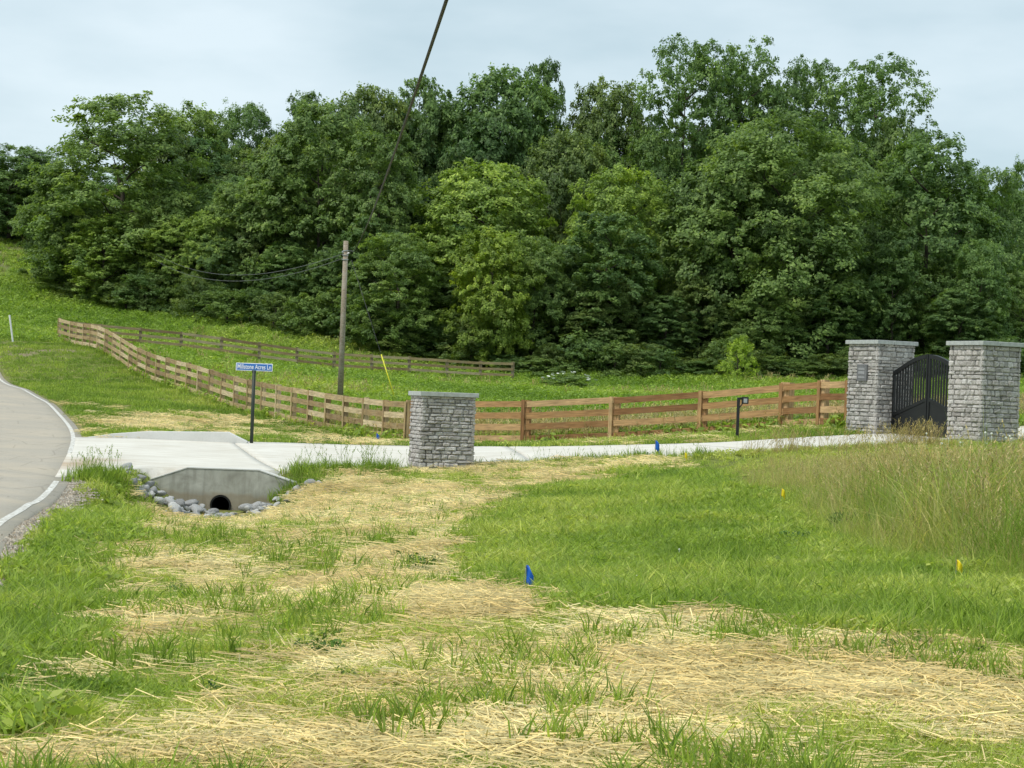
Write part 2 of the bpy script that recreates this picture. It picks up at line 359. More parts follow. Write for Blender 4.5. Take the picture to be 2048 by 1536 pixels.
M['yellow'] = mat_plain('yellow_plastic', (.72, .68, .04), .45, .06, 9, .4)
M['flag_yellow'] = mat_plain('flag_yellow', (.86, .68, .02), .5, .06, 9, .3)
M['flag_blue'] = mat_plain('flag_blue', (.012, .12, .55), .5, .1, 9, .3)
M['stake'] = mat_plain('white_stake', (.75, .76, .76), .5, .06, 9, .3)
M['bark'] = mat_plain('bark', (.085, .07, .055), .95, .35, 5, .1)
mt, t, o = new_mat('riprap_stone'); n2 = noise(t, 9, 5, .7, objvec(t))
c = ramp(t, rnd_obj(t), [(0, (.25, .25, .245)), (.5, (.42, .42, .41)), (1, (.60, .59, .56))])
c = mixc(t, 1.0, c, ramp(t, n2, [(.3, (.6, .6, .6)), (.7, (1.25, 1.25, 1.25))]), 'MULTIPLY')
M['rock'] = finish(mt, t, o, c, .85, n2, .6, .02, .25)
M['pipe'] = mat_plain('pipe_plastic', (.012, .012, .012), .6, .2, 6, .3)
M['lawn'] = mat_leaf('lawn_blades', (.17, .275, .045), (.335, .45, .085), .46, True, (.50, .55, .155))
M['tall'] = mat_leaf('tall_grass_blades', (.24, .36, .06), (.42, .49, .13), .48, True, (.60, .55, .27))
M['seed'] = mat_leaf('seed_head', (.40, .31, .14), (.52, .43, .22), .3, True, (.64, .56, .33))
M['strawm'] = mat_leaf('straw_stalks', (.48, .355, .14), (.74, .60, .285), .18, True, (.90, .79, .44), .45)
M['field'] = mat_leaf('field_weeds', (.20, .32, .05), (.34, .47, .085), .42, True, (.48, .54, .14))
M['weed'] = mat_leaf('weed_leaves', (.07, .14, .03), (.12, .22, .04), .35, True)
M['tree'] = mat_leaf('tree_leaves', (.125, .200, .066), (.205, .305, .090), .42, False, (.315, .42, .112))
M['gravel'] = mat_leaf('gravel_grit', (.22, .18, .13), (.36, .32, .27), .0, True, (.48, .45, .40), .9)
M['petal'] = mat_plain('white_blossom', (.78, .80, .70), .6, .05, 9, .2)

# ------------------------------------------------------------------ ground cover map in photo space
LUSH = [(905, 1135), (985, 1060), (1010, 1005), (1160, 965), (1395, 932), (1500, 990), (1640, 1075), (1760, 1130), (2048, 1185), (2700, 1230), (2700, 1290), (2048, 1262), (1720, 1292), (1420, 1262), (1120, 1215), (985, 1195)]
TALL = [(1365, 915), (1480, 884), (1700, 878), (1905, 884), (2100, 845), (2900, 845), (2900, 1225), (2048, 1183), (1760, 1128), (1640, 1072), (1500, 992), (1420, 955)]
LEFTG = [(95, 1080), (170, 1010), (225, 965), (285, 1000), (240, 1110), (180, 1240), (120, 1400), (0, 1440), (-500, 1480), (-500, 1250)]
GS = [(1500, 1375, 750, 85, .75), (2050, 1440, 350, 60, .5), (700, 1490, 380, 45, .55), (1250, 1480, 300, 40, .3), (780, 1230, 330, 110, .42), (600, 1085, 330, 60, .40), (900, 1010, 330, 35, .42),
      (1180, 945, 230, 16, 1.0), (350, 1048, 190, 30, .55), (120, 1075, 90, 60, .6), (300, 848, 95, 11, 1.9), (1010, 1165, 110, 45, .7), (660, 1000, 130, 28, .7), (230, 1130, 120, 80, .2),
      (560, 1340, 230, 110, -.15), (1230, 1275, 180, 20, -.2), (430, 1520, 230, 60, -.1), (1350, 1290, 330, 28, .35), (640, 885, 90, 8, .6), (760, 890, 60, 8, .6), (1170, 893, 60, 6, .6), (330, 1290, 90, 60, .15)]
def straw_bias(px, py):
    s = np.full(np.shape(px), -.22)
    for cx, cy, rx, ry, a in GS: s = s + (.72 if a > 0 else 1) * a * np.exp(-((px - cx) / rx) ** 2 - ((py - cy) / ry) ** 2)
    s = s - 1.6 * inpoly(px, py, LUSH) - 2.5 * inpoly(px, py, TALL) - .30 * inpoly(px, py, LEFTG)
    return s
fx = [-90] + [P(115, 683, 116)[0] - .5] + [P(lf_x(i), 800, lf_Y(i))[0] for i in (28, 20, 14, 8, 4, 0)] + [P(*c)[0] for c in DRF] + [90]
fy = [112, 113] + [lf_Y(i) for i in (28, 20, 14, 8, 4, 0)] + [c[2] for c in DRF] + [51]
def in_field(x, y): return y > np.interp(x, fx, fy)
def cover(x, y, z):
    p = np.stack([x, y, z], 1); px, py = project(p)
    return px, py
def straw_amt(x, y, px, py):
    wx, wy = warp(x, y, px, py)
    b = straw_bias(wx, wy)
    n = .55 * fbm(x * .8, y * .5, 21, 4) + .45 * fbm(x * 3.6, y * 2.0, 23, 4)
    re_ = np.interp(y, road_edge[:, 1], road_edge[:, 0])
    return .80 * sstep(-.26, .52, b + (n - .5) * 3.0) * (y < 76) * np.where(y < 42, sstep(.7, 1.9, x - re_), 1)
def warp(x, y, px, py):
    k = np.clip(20 / np.maximum(y, 6), .3, 2)
    return px + (fbm(x * 1.3, y * 1.3, 51, 3) - .5) * 260 * k, py + (fbm(x * 1.3, y * 1.0, 52, 3) - .5) * 90 * k
def hard(x, y): return inpoly(x, y, drive_poly) | inpoly(x, y, road_poly)

# ------------------------------------------------------------------ ground sheet
ys = [-60, -40, -25, -15, -8, -3, 0, 2, 4]
yy = 5.0
while yy < 150: ys.append(yy); yy *= 1.0062
ys = sorted(ys + [HW_Y + .02, HW_Y + .49, HW_Y + .52] + list(np.arange(150, 300, 4)) + [330, 380, 450, 600, 900, 1500])
ys = np.array(ys)
ss = np.concatenate([[-8, -4, -2, -1.2, -.8, -.6, -.5, -.42], np.linspace(-.36, .36, 330), [.42, .5, .6, .8, 1.2, 2, 4, 8]])
Yg, Sg = np.meshgrid(ys, ss, indexing='ij')
Xg = Sg * np.where(Yg > 5, Yg, 5 + (5 - Yg) * .6)
X = Xg.ravel(); Yf = Yg.ravel()
Z = hground(X, Yf)
hd = hard(X, Yf) | inpoly(X, Yf, list(map(tuple, offs(road_edge, -.06))) + list(map(tuple, road_in[::-1])))
near_hw = (np.abs(X - HW_X) < 2.0) & (Yf > HW_Y - .05) & (Yf < HW_Y + .51)
Z = Z - .09 * (hd & ~near_hw)
px, py = cover(X, np.maximum(Yf, 1), Z)
sa = straw_amt(X, Yf, px, py); fa = in_field(X, Yf).astype(float)
re_x = np.interp(Yf, road_edge[:, 1], road_edge[:, 0])
dsh = X - re_x
da = (np.clip(1 - (dsh - .1) / .8, 0, 1) * (dsh > -8) * (Yf < 42)) * (.55 + .5 * fbm(X * 2, Yf * 2, 4)) + np.clip(1 - (dsh) / .5, 0, 1) * (Yf >= 42) * .5
da = np.clip(da + (sstep(.5, .62, fbm(X * .7, Yf * .5, 31)) * (np.abs(Yf - 106) < 5) * (X < -22)) * .8, 0, 1)
nr, nc = Yg.shape; idx = np.arange(nr * nc).reshape(nr, nc)
Fq = np.stack([idx[:-1, :-1], idx[:-1, 1:], idx[1:, 1:], idx[1:, :-1]], -1).reshape(-1, 4)
me = mk_mesh('ground', np.stack([X, Yf, Z], 1), Fq, M['ground'], [('straw', 'FLOAT', 'POINT', sa), ('field', 'FLOAT', 'POINT', fa), ('dirt', 'FLOAT', 'POINT', da)], True)
tag(link('ground', me), kind='structure')

# ------------------------------------------------------------------ road and its edge line
def resample(pl, step):
    d = np.concatenate([[0], np.cumsum(np.linalg.norm(np.diff(pl, axis=0), axis=1))]); s = np.arange(0, d[-1], step)
    # smooth interpolation (Catmull-like through cubic on chord length)
    out = []
    for k in range(2):
        y = pl[:, k]; mgr = np.gradient(y, d); i = np.clip(np.searchsorted(d, s, 'right') - 1, 0, len(d) - 2); h = d[i + 1] - d[i]; tt = (s - d[i]) / h
        out.append((2*tt**3-3*tt**2+1)*y[i] + (tt**3-2*tt**2+tt)*h*mgr[i] + (-2*tt**3+3*tt**2)*y[i+1] + (tt**3-tt**2)*h*mgr[i+1])
    return np.stack(out, 1)
rl = resample(road_edge, .6)
def ribbon(name, center, offsets, dz, mat, jit=None, thick=0):
    V = []; n = len(center); k = len(offsets)
    tn = np.gradient(center, axis=0); tn /= np.linalg.norm(tn, axis=1)[:, None]; nn = np.stack([-tn[:, 1], tn[:, 0]], 1)
    rows = []
    for o_ in offsets:
        q = center + nn * (o_ if jit is None else (o_ + jit[:, None]))
        rows.append(np.column_stack([q, hbase(q[:, 0], q[:, 1]) + (dz if o_ > -.2 else -.22)]))
    R_ = np.stack(rows, 1).reshape(-1, 3); ii = np.arange(n * k).reshape(n, k)
    Fq = np.stack([ii[:-1, :-1], ii[1:, :-1], ii[1:, 1:], ii[:-1, 1:]], -1).reshape(-1, 4)[:, ::-1]
    return mk_mesh(name, R_, Fq, mat, (), True)
tag(link('road', ribbon('road', rl, np.concatenate([[-.22], np.linspace(-.14, 7, 12)]), .025, M['road'], .12 * (fbm(np.arange(len(rl)) * .5, np.zeros(len(rl)), 8)[:, ] - .5) if False else None)), kind='structure')
tag(link('road_edge_line', ribbon('road_edge_line', rl[rl[:, 1] < 38.6], [.02, .125], .031, M['paint'])), kind='structure')
tag(link('road_edge_line', ribbon('road_edge_line', rl[rl[:, 1] > 46], [.02, .125], .031, M['paint'])), kind='structure')

# ------------------------------------------------------------------ driveway slabs
drv = empty('driveway', (0, 0, 0), kind='structure')
na, fa_ = resample(dr_near, .3), resample(dr_far, .3)
def at_frac(pl, f):
    d = np.concatenate([[0], np.cumsum(np.linalg.norm(np.diff(pl, axis=0), axis=1))]); return np.stack([np.interp(f * d[-1], d, pl[:, k]) for k in (0, 1)], -1)
def frac_of(pl, pt):
    d = np.concatenate([[0], np.cumsum(np.linalg.norm(np.diff(pl, axis=0), axis=1))]); i = np.argmin(((pl - pt) ** 2).sum(1)); return d[i] / d[-1]
jn = [0, frac_of(na, P(548, 944, 43.5)[:2]), frac_of(na, P(1075, 927, 47.3)[:2]), frac_of(na, P(1500, 900, 45.8)[:2]), frac_of(na, P(1800, 886, 47.4)[:2]), 1]
jf = [0, frac_of(fa_, P(452, 884, 52.9)[:2]), frac_of(fa_, P(1010, 894, 53)[:2]), frac_of(fa_, P(1330, 890, 50.4)[:2]), frac_of(fa_, P(1650, 874, 51)[:2]), 1]
def slab(f0, f1, g0, g1, mat, name='slab', dz=.03, n=24, mrows=14):
    A_ = at_frac(na, np.linspace(f0, f1, n)); B_ = at_frac(fa_, np.linspace(g0, g1, n)); tt = np.linspace(0, 1, mrows)[None, :, None]
    G = A_[:, None] * (1 - tt) + B_[:, None] * tt; g = G.reshape(-1, 2)
    top = np.column_stack([g, hbase(g[:, 0], g[:, 1]) + dz]); bot = top - [0, 0, .42]
    ii = np.arange(n * mrows).reshape(n, mrows); k = n * mrows
    f1_ = np.stack([ii[:-1, :-1], ii[1:, :-1], ii[1:, 1:], ii[:-1, 1:]], -1).reshape(-1, 4)
    ring = list(ii[:, 0]) + list(ii[-1, 1:]) + list(ii[-2::-1, -1]) + list(ii[0, -2:0:-1])
    side = np.array([[ring[q], ring[q] + k, ring[(q + 1) % len(ring)] + k, ring[(q + 1) % len(ring)]] for q in range(len(ring))])
    return link(name, mk_mesh(name, np.vstack([top, bot]), np.vstack([f1_, side]), mat), drv)
for q in range(5):
    e = .0009
    slab(jn[q] + e * (q > 0), jn[q + 1] - e * (q < 4), jf[q] + e * (q > 0), jf[q + 1] - e * (q < 4), M['slab'], n=30 if q < 4 else 12)

# ------------------------------------------------------------------ culvert headwalls
Xc = HW_X
tl, tr = P(375, 937, HW_Y), P(517, 942, HW_Y); el, er = P(292, 963, HW_Y), P(616, 976, HW_Y)
zb = P(440, 1030, HW_Y)[2] - .15; base_z = P(440, 1016, HW_Y)[2]
hw = empty('culvert_headwall', (Xc, HW_Y, base_z), label='stained grey concrete headwall with sloping wings and a round pipe mouth', cat='headwall')
prof = [(el[0] - .45 - Xc, zb - base_z), (er[0] - Xc, zb - base_z), (er[0] - Xc, er[2] - base_z), (tr[0] - Xc, tr[2] - base_z), (tl[0] - Xc, tl[2] - base_z), (el[0] - Xc, el[2] - base_z), (el[0] - .45 - Xc, el[2] + .01 - base_z)]
pc = P(441, 1011, HW_Y); pr = .215; cx, cz = pc[0] - Xc, pc[2] - base_z
# front face with a round hole: fan of quads from hole ring to the outline
def face_with_hole(poly, cx, cz, r, n=32):
    ring = [(cx + r * math.cos(2 * math.pi * k / n), cz + r * math.sin(2 * math.pi * k / n)) for k in range(n)]
    outer = []
    for k in range(n):
        a = 2 * math.pi * k / n; dx, dz = math.cos(a), math.sin(a); best = 1e9
        for i in range(len(poly)):
            (x1, z1), (x2, z2) = poly[i], poly[(i + 1) % len(poly)]; ex, ez = x2 - x1, z2 - z1; den = dx * ez - dz * ex
            if abs(den) < 1e-9: continue
            tt = ((x1 - cx) * ez - (z1 - cz) * ex) / den; u = ((x1 - cx) * dz - (z1 - cz) * dx) / den
            if tt > 1e-6 and -1e-9 <= u <= 1 + 1e-9: best = min(best, tt)
        outer.append((cx + dx * best, cz + dz * best))
    return ring, outer
angs = sorted(set([2 * math.pi * k / 32 for k in range(32)] + [math.atan2(z - cz, x - cx) % (2 * math.pi) for x, z in prof]))
def hit(a):
    dx, dz = math.cos(a), math.sin(a); best = 1e9
    for i in range(len(prof)):
        (x1, z1), (x2, z2) = prof[i], prof[(i + 1) % len(prof)]; ex, ez = x2 - x1, z2 - z1; den = dx * ez - dz * ex
        if abs(den) < 1e-9: continue
        tt = ((x1 - cx) * ez - (z1 - cz) * ex) / den; u = ((x1 - cx) * dz - (z1 - cz) * dx) / den
        if tt > 1e-6 and -1e-6 <= u <= 1 + 1e-6: best = min(best, tt)
    return cx + dx * best, cz + dz * best
V = []; Fc = []
n = len(angs); TH = .24
for yv in (0, TH):
    V += [(cx + pr * math.cos(a), yv, cz + pr * math.sin(a)) for a in angs]; V += [(hit(a)[0], yv, hit(a)[1]) for a in angs]
for k in range(n):
    j = (k + 1) % n
    Fc += [[k, j, n + j, n + k][::-1], [2*n + k, 2*n + j, 3*n + j, 3*n + k], [n + k, n + j, 3*n + j, 3*n + k][::-1], [k, j, 2*n + j, 2*n + k]]
bev(link('wall', mk_mesh('headwall', V, Fc, M['headwall']), hw), .012, 2)
cop = MB(); line_ = [(prof[6][0], prof[6][1]), (prof[5][0], prof[5][1]), (prof[4][0], prof[4][1]), (prof[3][0], prof[3][1]), (prof[2][0], prof[2][1])]
cop.prism([(x, z + .002) for x, z in line_] + [(x, z + .035) for x, z in line_[::-1]], -.012, .30)
bev(link('coping', cop.mesh('coping', M['slab_edge']), hw), .008, 2)
PN = 28
V = []; Fc = []
for yv in (-.03, 7.5):
    for r in (pr - .004, pr - .03): V += [(cx + r * math.cos(2 * math.pi * k / PN), yv, cz + r * math.sin(2 * math.pi * k / PN)) for k in range(PN)]
for k in range(PN):
    j = (k + 1) % PN
    Fc += [[k, j, PN + j, PN + k], [PN + k, PN + j, 3*PN + j, 3*PN + k], [k, 2*PN + k, 2*PN + j, j]]
Fc.append([3*PN + k for k in range(PN)])
link('pipe', mk_mesh('pipe', V, Fc, M['pipe']), hw)
dp = P(510, 1012, HW_Y)
pb = MB(); pb.tube([(dp[0] - Xc, -.02, dp[2] - base_z), (dp[0] - Xc, .1, dp[2] - base_z)], .05, 14)
link('drain_outlet', pb.mesh('drain', mat_plain('drain_rust', (.07, .045, .03), .8)), hw)
# far headwall: a low kerb behind the driveway
FY = 52.15
pts = [(172, 874.5), (225, 867), (292, 862.5), (456, 864), (494, 883)]
q = [P(a, b, FY) for a, b in pts]; zb2 = P(300, 905, FY)[2]
fh = empty('culvert_headwall', (q[2][0], FY, zb2 + .2), label='low pale concrete kerb wall tapering to the left along the far driveway edge', cat='headwall')
ox, oz = q[2][0], zb2 + .2
mb = MB(); mb.prism([(q[0][0] - ox, zb2 - oz), (q[-1][0] - ox, zb2 - oz)] + [(p_[0] - ox, p_[2] - oz) for p_ in q[::-1]], 0, .26)
bev(link('wall', mb.mesh('far_headwall', M['slab_edge']), fh), .015, 2)

# ------------------------------------------------------------------ stones (riprap)
def rock_mesh(seed):
    r = np.random.default_rng(seed); u, v_ = 11, 8; V = []
    d_ = r.normal(size=(9, 3)); d_ /= np.linalg.norm(d_, axis=1)[:, None]; off_ = r.uniform(.42, .72, 9)
    for i in range(v_ + 1):
        for j in range(u):
            th = math.pi * i / v_; ph = 2 * math.pi * j / u; n_ = np.array([math.sin(th) * math.cos(ph), math.sin(th) * math.sin(ph), math.cos(th)])
            k = d_ @ n_; rad = 1.0
            for a, b in zip(k, off_):
                if a > .15: rad = min(rad, b / a)
            V.append(n_ * rad * np.array([1, .8, .7]))
    Fc = []
    for i in range(v_):
        for j in range(u): Fc.append([i*u+j, (i+1)*u+j, (i+1)*u+(j+1)%u, i*u+(j+1)%u])
    return mk_mesh('rock', V, np.array(Fc), M['rock'])
rocks = [rock_mesh(s) for s in range(9)]
def rock(px, py, Y, r, label, group):
    p_ = P(px, py, Y); z = H(p_[0], p_[1])
    o = link('rock', random.choice(rocks), loc=(p_[0], p_[1], z + r * .42), rot=(random.uniform(-.5, .5), random.uniform(-.5, .5), random.uniform(0, 6.3)), scale=(r * random.uniform(1.1, 1.7), r * random.uniform(1.0, 1.4), r * random.uniform(.9, 1.35)))
    tag(o, label, 'rock', group)
for k in range(40):
    f = k / 39; px_ = 258 + 130 * f + random.uniform(-10, 10); py_ = 968 + 40 * f + random.uniform(-7, 7)
    rock(px_, py_, 42.75 - f * .5 - abs(random.gauss(0, .8)), random.choice((.05, .07, .09, .13, .16)) * random.uniform(.8, 1.2), 'grey angular riprap stone in the strip left of the pipe mouth', 'riprap stones left of the pipe')
for k in range(64):
    px_ = random.uniform(366, 525); py_ = 1018
    rock(px_, py_, (42.2 if abs(px_ - 441) < 30 else 42.75) - abs(random.gauss(0, 1.1)), random.choice((.04, .06, .08, .10, .15)) * random.uniform(.8, 1.2), 'grey angular riprap stone in the ditch below the pipe mouth', 'riprap stones below the pipe')
for k in range(22):
    px_ = random.uniform(515, 612); py_ = 1012 - (px_ - 515) * .22
    rock(px_, py_, 42.75 - abs(random.gauss(0, .5)), random.uniform(.06, .11), 'small grey riprap stone along the right foot of the headwall', 'riprap stones right of the pipe')
for px_, py_, r, lb in ((620, 990, .135, 'largest pale round boulder piled at the right end of the headwall'), (636, 994, .12, 'grey boulder rightmost of the pile by the right wing of the headwall'),
                        (612, 1000, .12, 'grey boulder low in the pile by the right wing of the headwall'), (605, 1006, .10, 'small grey boulder at the front of the pile by the right wing')):
    p_ = P(px_, py_, 42.3); z = H(p_[0], p_[1])
    tag(link('rock', random.choice(rocks), loc=(p_[0], p_[1], z + r * (.35 if r < .13 else 1.1)), rot=(random.uniform(-.4, .4), .2, random.uniform(0, 6)), scale=(r * 1.2, r, r)), lb, 'rock')
for k in range(16):
    px_ = 655 + k * 4.4; rock(px_ + random.uniform(-4, 4), 990 - k * .4, random.uniform(40.2, 41.6), random.uniform(.03, .055), 'small grey stone in the gravel trail beside the straw', 'gravel trail stones right of the headwall')

# ------------------------------------------------------------------ stone pillars
def stone_mesh(seed):
    r = np.random.default_rng(900 + seed)
    xs = np.array([-.5, -.30, .30, .5]); zs = np.array([-.5, -.28, .28, .5]); V = []; Fc = []
    def bulge(a, b): return 1
    for j, z in enumerate(zs):
        for i, x in enumerate(xs):
            edge = (i in (0, 3)) + (j in (0, 3))
            dep = (-.5 if edge == 0 else (-.22 if edge == 1 else .02)) + r.uniform(-.16, .16)
            V.append((x + r.uniform(-.03, .03), dep, z + r.uniform(-.06, .06)))
    for j in range(3):
        for i in range(3): Fc.append([j*4+i, j*4+i+1, (j+1)*4+i+1, (j+1)*4+i])
    ring = [0, 1, 2, 3, 7, 11, 15, 14, 13, 12, 8, 4]; b = len(V)
    for q_ in ring: V.append((V[q_][0], .5, V[q_][2]))
    for q_ in range(12): Fc.append([ring[q_], b + q_, b + (q_ + 1) % 12, ring[(q_ + 1) % 12]])
    return mk_mesh('stone', V, Fc, M['stone'])
STONES = [stone_mesh(s) for s in range(16)]
SV = [np.array([v.co for v in s.vertices]) for s in STONES]; SF = [[list(p_.vertices) for p_ in s.polygons] for s in STONES]
def pillar(name, loc, yaw, wd, ht, label, course, cap_over=.06, flare=0):
    root = empty(name, loc, yaw, label=label, cat='pillar')
    hwid = wd / 2; dep = .075
    mb = MB(); mb.box((-hwid + .055, -hwid + .055, -.3), (hwid - .055, hwid - .055, ht - .10)); link('core', mb.mesh('core', M['mortar']), root)
    hidden = MB(); z = -.12; row = 0
    while z < ht - .11:
        hcs = min(course * random.choice((.72, .85, 1, 1, 1.1, 1.35)), ht - .095 - z)
        if hcs < .04: break
        for side in range(4):
            ang = side * math.pi / 2; x = -hwid; Rz = Matrix.Rotation(ang, 4, 'Z')
            first = True
            while x < hwid - .01:
                L_ = random.uniform(.12, .34) if hcs < course * 1.2 else random.uniform(.11, .24)
                if first and row % 2: L_ *= .6
                first = False
                if hwid - (x + L_) < .09: L_ = hwid - x
                pr_ = random.uniform(-.012, .016) + flare * max(0, 1 - max(z, 0) / .5)
                s = random.randrange(16)
                c_ = Vector((x + L_ / 2, -hwid + dep / 2 - pr_, z + hcs / 2)); sz = Vector((L_ - random.uniform(.004, .012), dep, hcs - random.uniform(.004, .012)))
                # corner stones wrap out a little so that the corner is closed
                if x <= -hwid + .001: c_.x -= .012
                if side in (0, 3):
                    o = link('stone', STONES[s], root); o.matrix_local = Rz @ Matrix.Translation(c_) @ Matrix.Rotation(random.uniform(-.025, .025), 4, 'Y') @ Matrix.Diagonal((*sz, 1))
                else:
                    T = Rz @ Matrix.Translation(c_) @ Matrix.Diagonal((*sz, 1)); hidden.add([T @ Vector(v_) for v_ in SV[s]], SF[s])
                x += L_
        z += hcs; row += 1
    tag(link('stone_facing', hidden.mesh('stone_facing', M['stone']), root), kind='stuff')
    cw_ = hwid + cap_over
    for x0, x1 in ((-cw_, -.12), (-.114, cw_)):
        mb = MB(); mb.box((x0, -cw_, ht - .10), (x1, cw_, ht)); bev(link('cap_stone', mb.mesh('cap', M['cap']), root), .01, 2)
    return root
pp = P(881, 941, 47.0)
pillar('stone_pillar', (pp[0], pp[1], P(881, 941, 46.6)[2]), math.radians(15), 1.23, 1.76, 'low square grey stone pillar with flat cap beside the driveway entrance', .088, .055, .03)
YAW = math.radians(29); gl = P(1757, 870, 52.2); gr = P(1964, 884, 48.7)
zl, zr = P(1757, 872, 52.2)[2], P(1964, 886, 48.7)[2]
pl_l = pillar('gate_pillar', (gl[0], gl[1], zl), YAW, 1.17, P(1757, 682, 52.2)[2] - zl, 'tall grey stone gate pillar with a dark plaque, joined by the fence', .104, .06)
pl_r = pillar('gate_pillar', (gr[0], gr[1], zr), YAW, 1.17, P(1964, 684, 48.7)[2] - zr, 'tall grey stone gate pillar nearest the right edge of the picture', .104, .06)
# plaque on the narrow left face of the left gate pillar
mb = MB(); mb.box((-.635, -.22, 1.36), (-.575, .16, 1.78)); pq = link('plaque', mb.mesh('plaque', M['plaque']), pl_l); bev(pq, .01)
for zz, hh in ((1.64, .05), (1.54, .07), (1.44, .04)):
    mb = MB(); mb.box((-.640, -.15, zz), (-.633, .09, zz + hh)); link('engraved_line', mb.mesh('line', M['plaque_text']), pq)

# ------------------------------------------------------------------ driveway gate: two leaves
gv = np.array([gr[0] - gl[0], gr[1] - gl[1]]); gd = np.linalg.norm(gv); gu = gv / gd; gang = math.atan2(gu[1], gu[0])
half = (gd - 1.17) / 2 - .03
a0 = np.array([gl[0], gl[1]]) + gu * (.585 + .02) - np.array([.05, .02]); cm = np.array([gl[0], gl[1]]) + gu * gd / 2 - np.array([.05, .02])
zg = (zl + zr) / 2 - .02
def gate_leaf(origin, ang, label, mirror):
    root = empty('gate_leaf', (origin[0], origin[1], zg), ang, label=label, cat='gate', group=None)
    Ln = half - .015; s = -1 if mirror else 1
    def X_(x): return s * x
    def topz(x): return 1.66 + .42 * math.sin(min(1, x / Ln) * math.pi / 2) ** 1.15
    def bx(x0, x1, z0, z1, y=.025):
        mb = MB(); mb.box((min(X_(x0), X_(x1)), -y, z0), (max(X_(x0), X_(x1)), y, z1)); return mb
    link('hinge_stile', bx(0, .06, .05, topz(0) + .01, .03).mesh('stile', M['black']), root)
    link('meeting_stile', bx(Ln - .06, Ln, .05, topz(Ln) + .01, .03).mesh('stile', M['black']), root)
    def bar(name, fn0, fn1, xa, xb, y, n=14):
        xs = np.linspace(xa, xb, n); poly = [(X_(x), fn0(x)) for x in xs] + [(X_(x), fn1(x)) for x in xs[::-1]]
        if mirror: poly = poly[::-1]
        mb = MB(); V = [(x, -y, z) for x, z in poly] + [(x, y, z) for x, z in poly]; m_ = len(poly)
        Fc = []
        for i in range(n - 1):
            Fc += [[i, i + 1, m_ - 2 - i, m_ - 1 - i], [m_ + i, m_ + m_ - 1 - i, m_ + m_ - 2 - i, m_ + i + 1], [i, m_ + i, m_ + i + 1, i + 1], [m_ - 1 - i, m_ - 2 - i, 2*m_ - 2 - i, 2*m_ - 1 - i]]
        Fc += [[0, m_ - 1, 2*m_ - 1, m_], [n - 1, m_ + n - 1, m_ + n, n]]
        mb.add(V, Fc); return link(name, mb.mesh(name, M['black']), root)
    bar('arched_top_rail', lambda x: topz(x) - .10, lambda x: topz(x), .06, Ln - .06, .035)
    low = lambda x: .62 + .42 * (x / Ln) ** 1.05
    bar('lower_panel', lambda x: .10, lambda x: low(x) - .08, .06, Ln - .06, .012)
    bar('sloping_rail', lambda x: low(x) - .08, low, .06, Ln - .06, .03)
    link('bottom_rail', bx(.06, Ln - .06, .04, .10, .03).mesh('rail', M['black']), root)
    npk = 11
    for k in range(npk):
        x = .06 + (Ln - .12) * (k + 1) / (npk + 1)
        link('picket', bx(x - .027, x + .027, low(x) - .02, topz(x) - .08, .012).mesh('picket', M['black']), root)
    for z in (.3, 1.45):
        mb = MB(); mb.box((min(X_(-.045), X_(.0)), -.03, z), (max(X_(-.045), X_(.0)), .03, z + .12)); link('hinge', mb.mesh('hinge', M['black']), root)
    return root
gate_leaf(a0, gang, 'black steel arched gate leaf hung on the left gate pillar', False)
b0 = cm + gu * (half + .0)
gate_leaf(b0, gang, 'black steel arched gate leaf partly hidden behind the right gate pillar', True)

# ------------------------------------------------------------------ board fences
def board(name, a, b, hgt, thick, mat, parent, origin, sag=0):
    a = Vector(a) - origin; b = Vector(b) - origin; d_ = b - a; Ln = d_.length
    x = d_.normalized(); y = Vector((0, 0, 1)).cross(x).normalized(); z = x.cross(y)
    mb = MB(); mb.box((0, -thick / 2, -hgt / 2), (Ln, thick / 2, hgt / 2))
    o = link(name, mb.mesh(name, mat), parent)
    o.matrix_local = Matrix.Translation(a) @ Matrix((x, y, z)).transposed().to_4x4(); return o
def vboard(name, p_, x, wd, th, h0, h1, mat, parent, origin, lean=0):
    mb = MB(); L_ = h1 - h0; mb.box((0, -th / 2, -wd / 2), (L_, th / 2, wd / 2)); o = link(name, mb.mesh(name, mat), parent)
    zv = Vector((lean, 0, 1)).normalized(); y = zv.cross(Vector((x[0], x[1], 0))).normalized(); xx = y.cross(zv)
    o.matrix_local = Matrix.Translation(Vector((p_[0], p_[1], p_[2] + h0)) - origin) @ Matrix((zv, y, -xx)).transposed().to_4x4(); return o
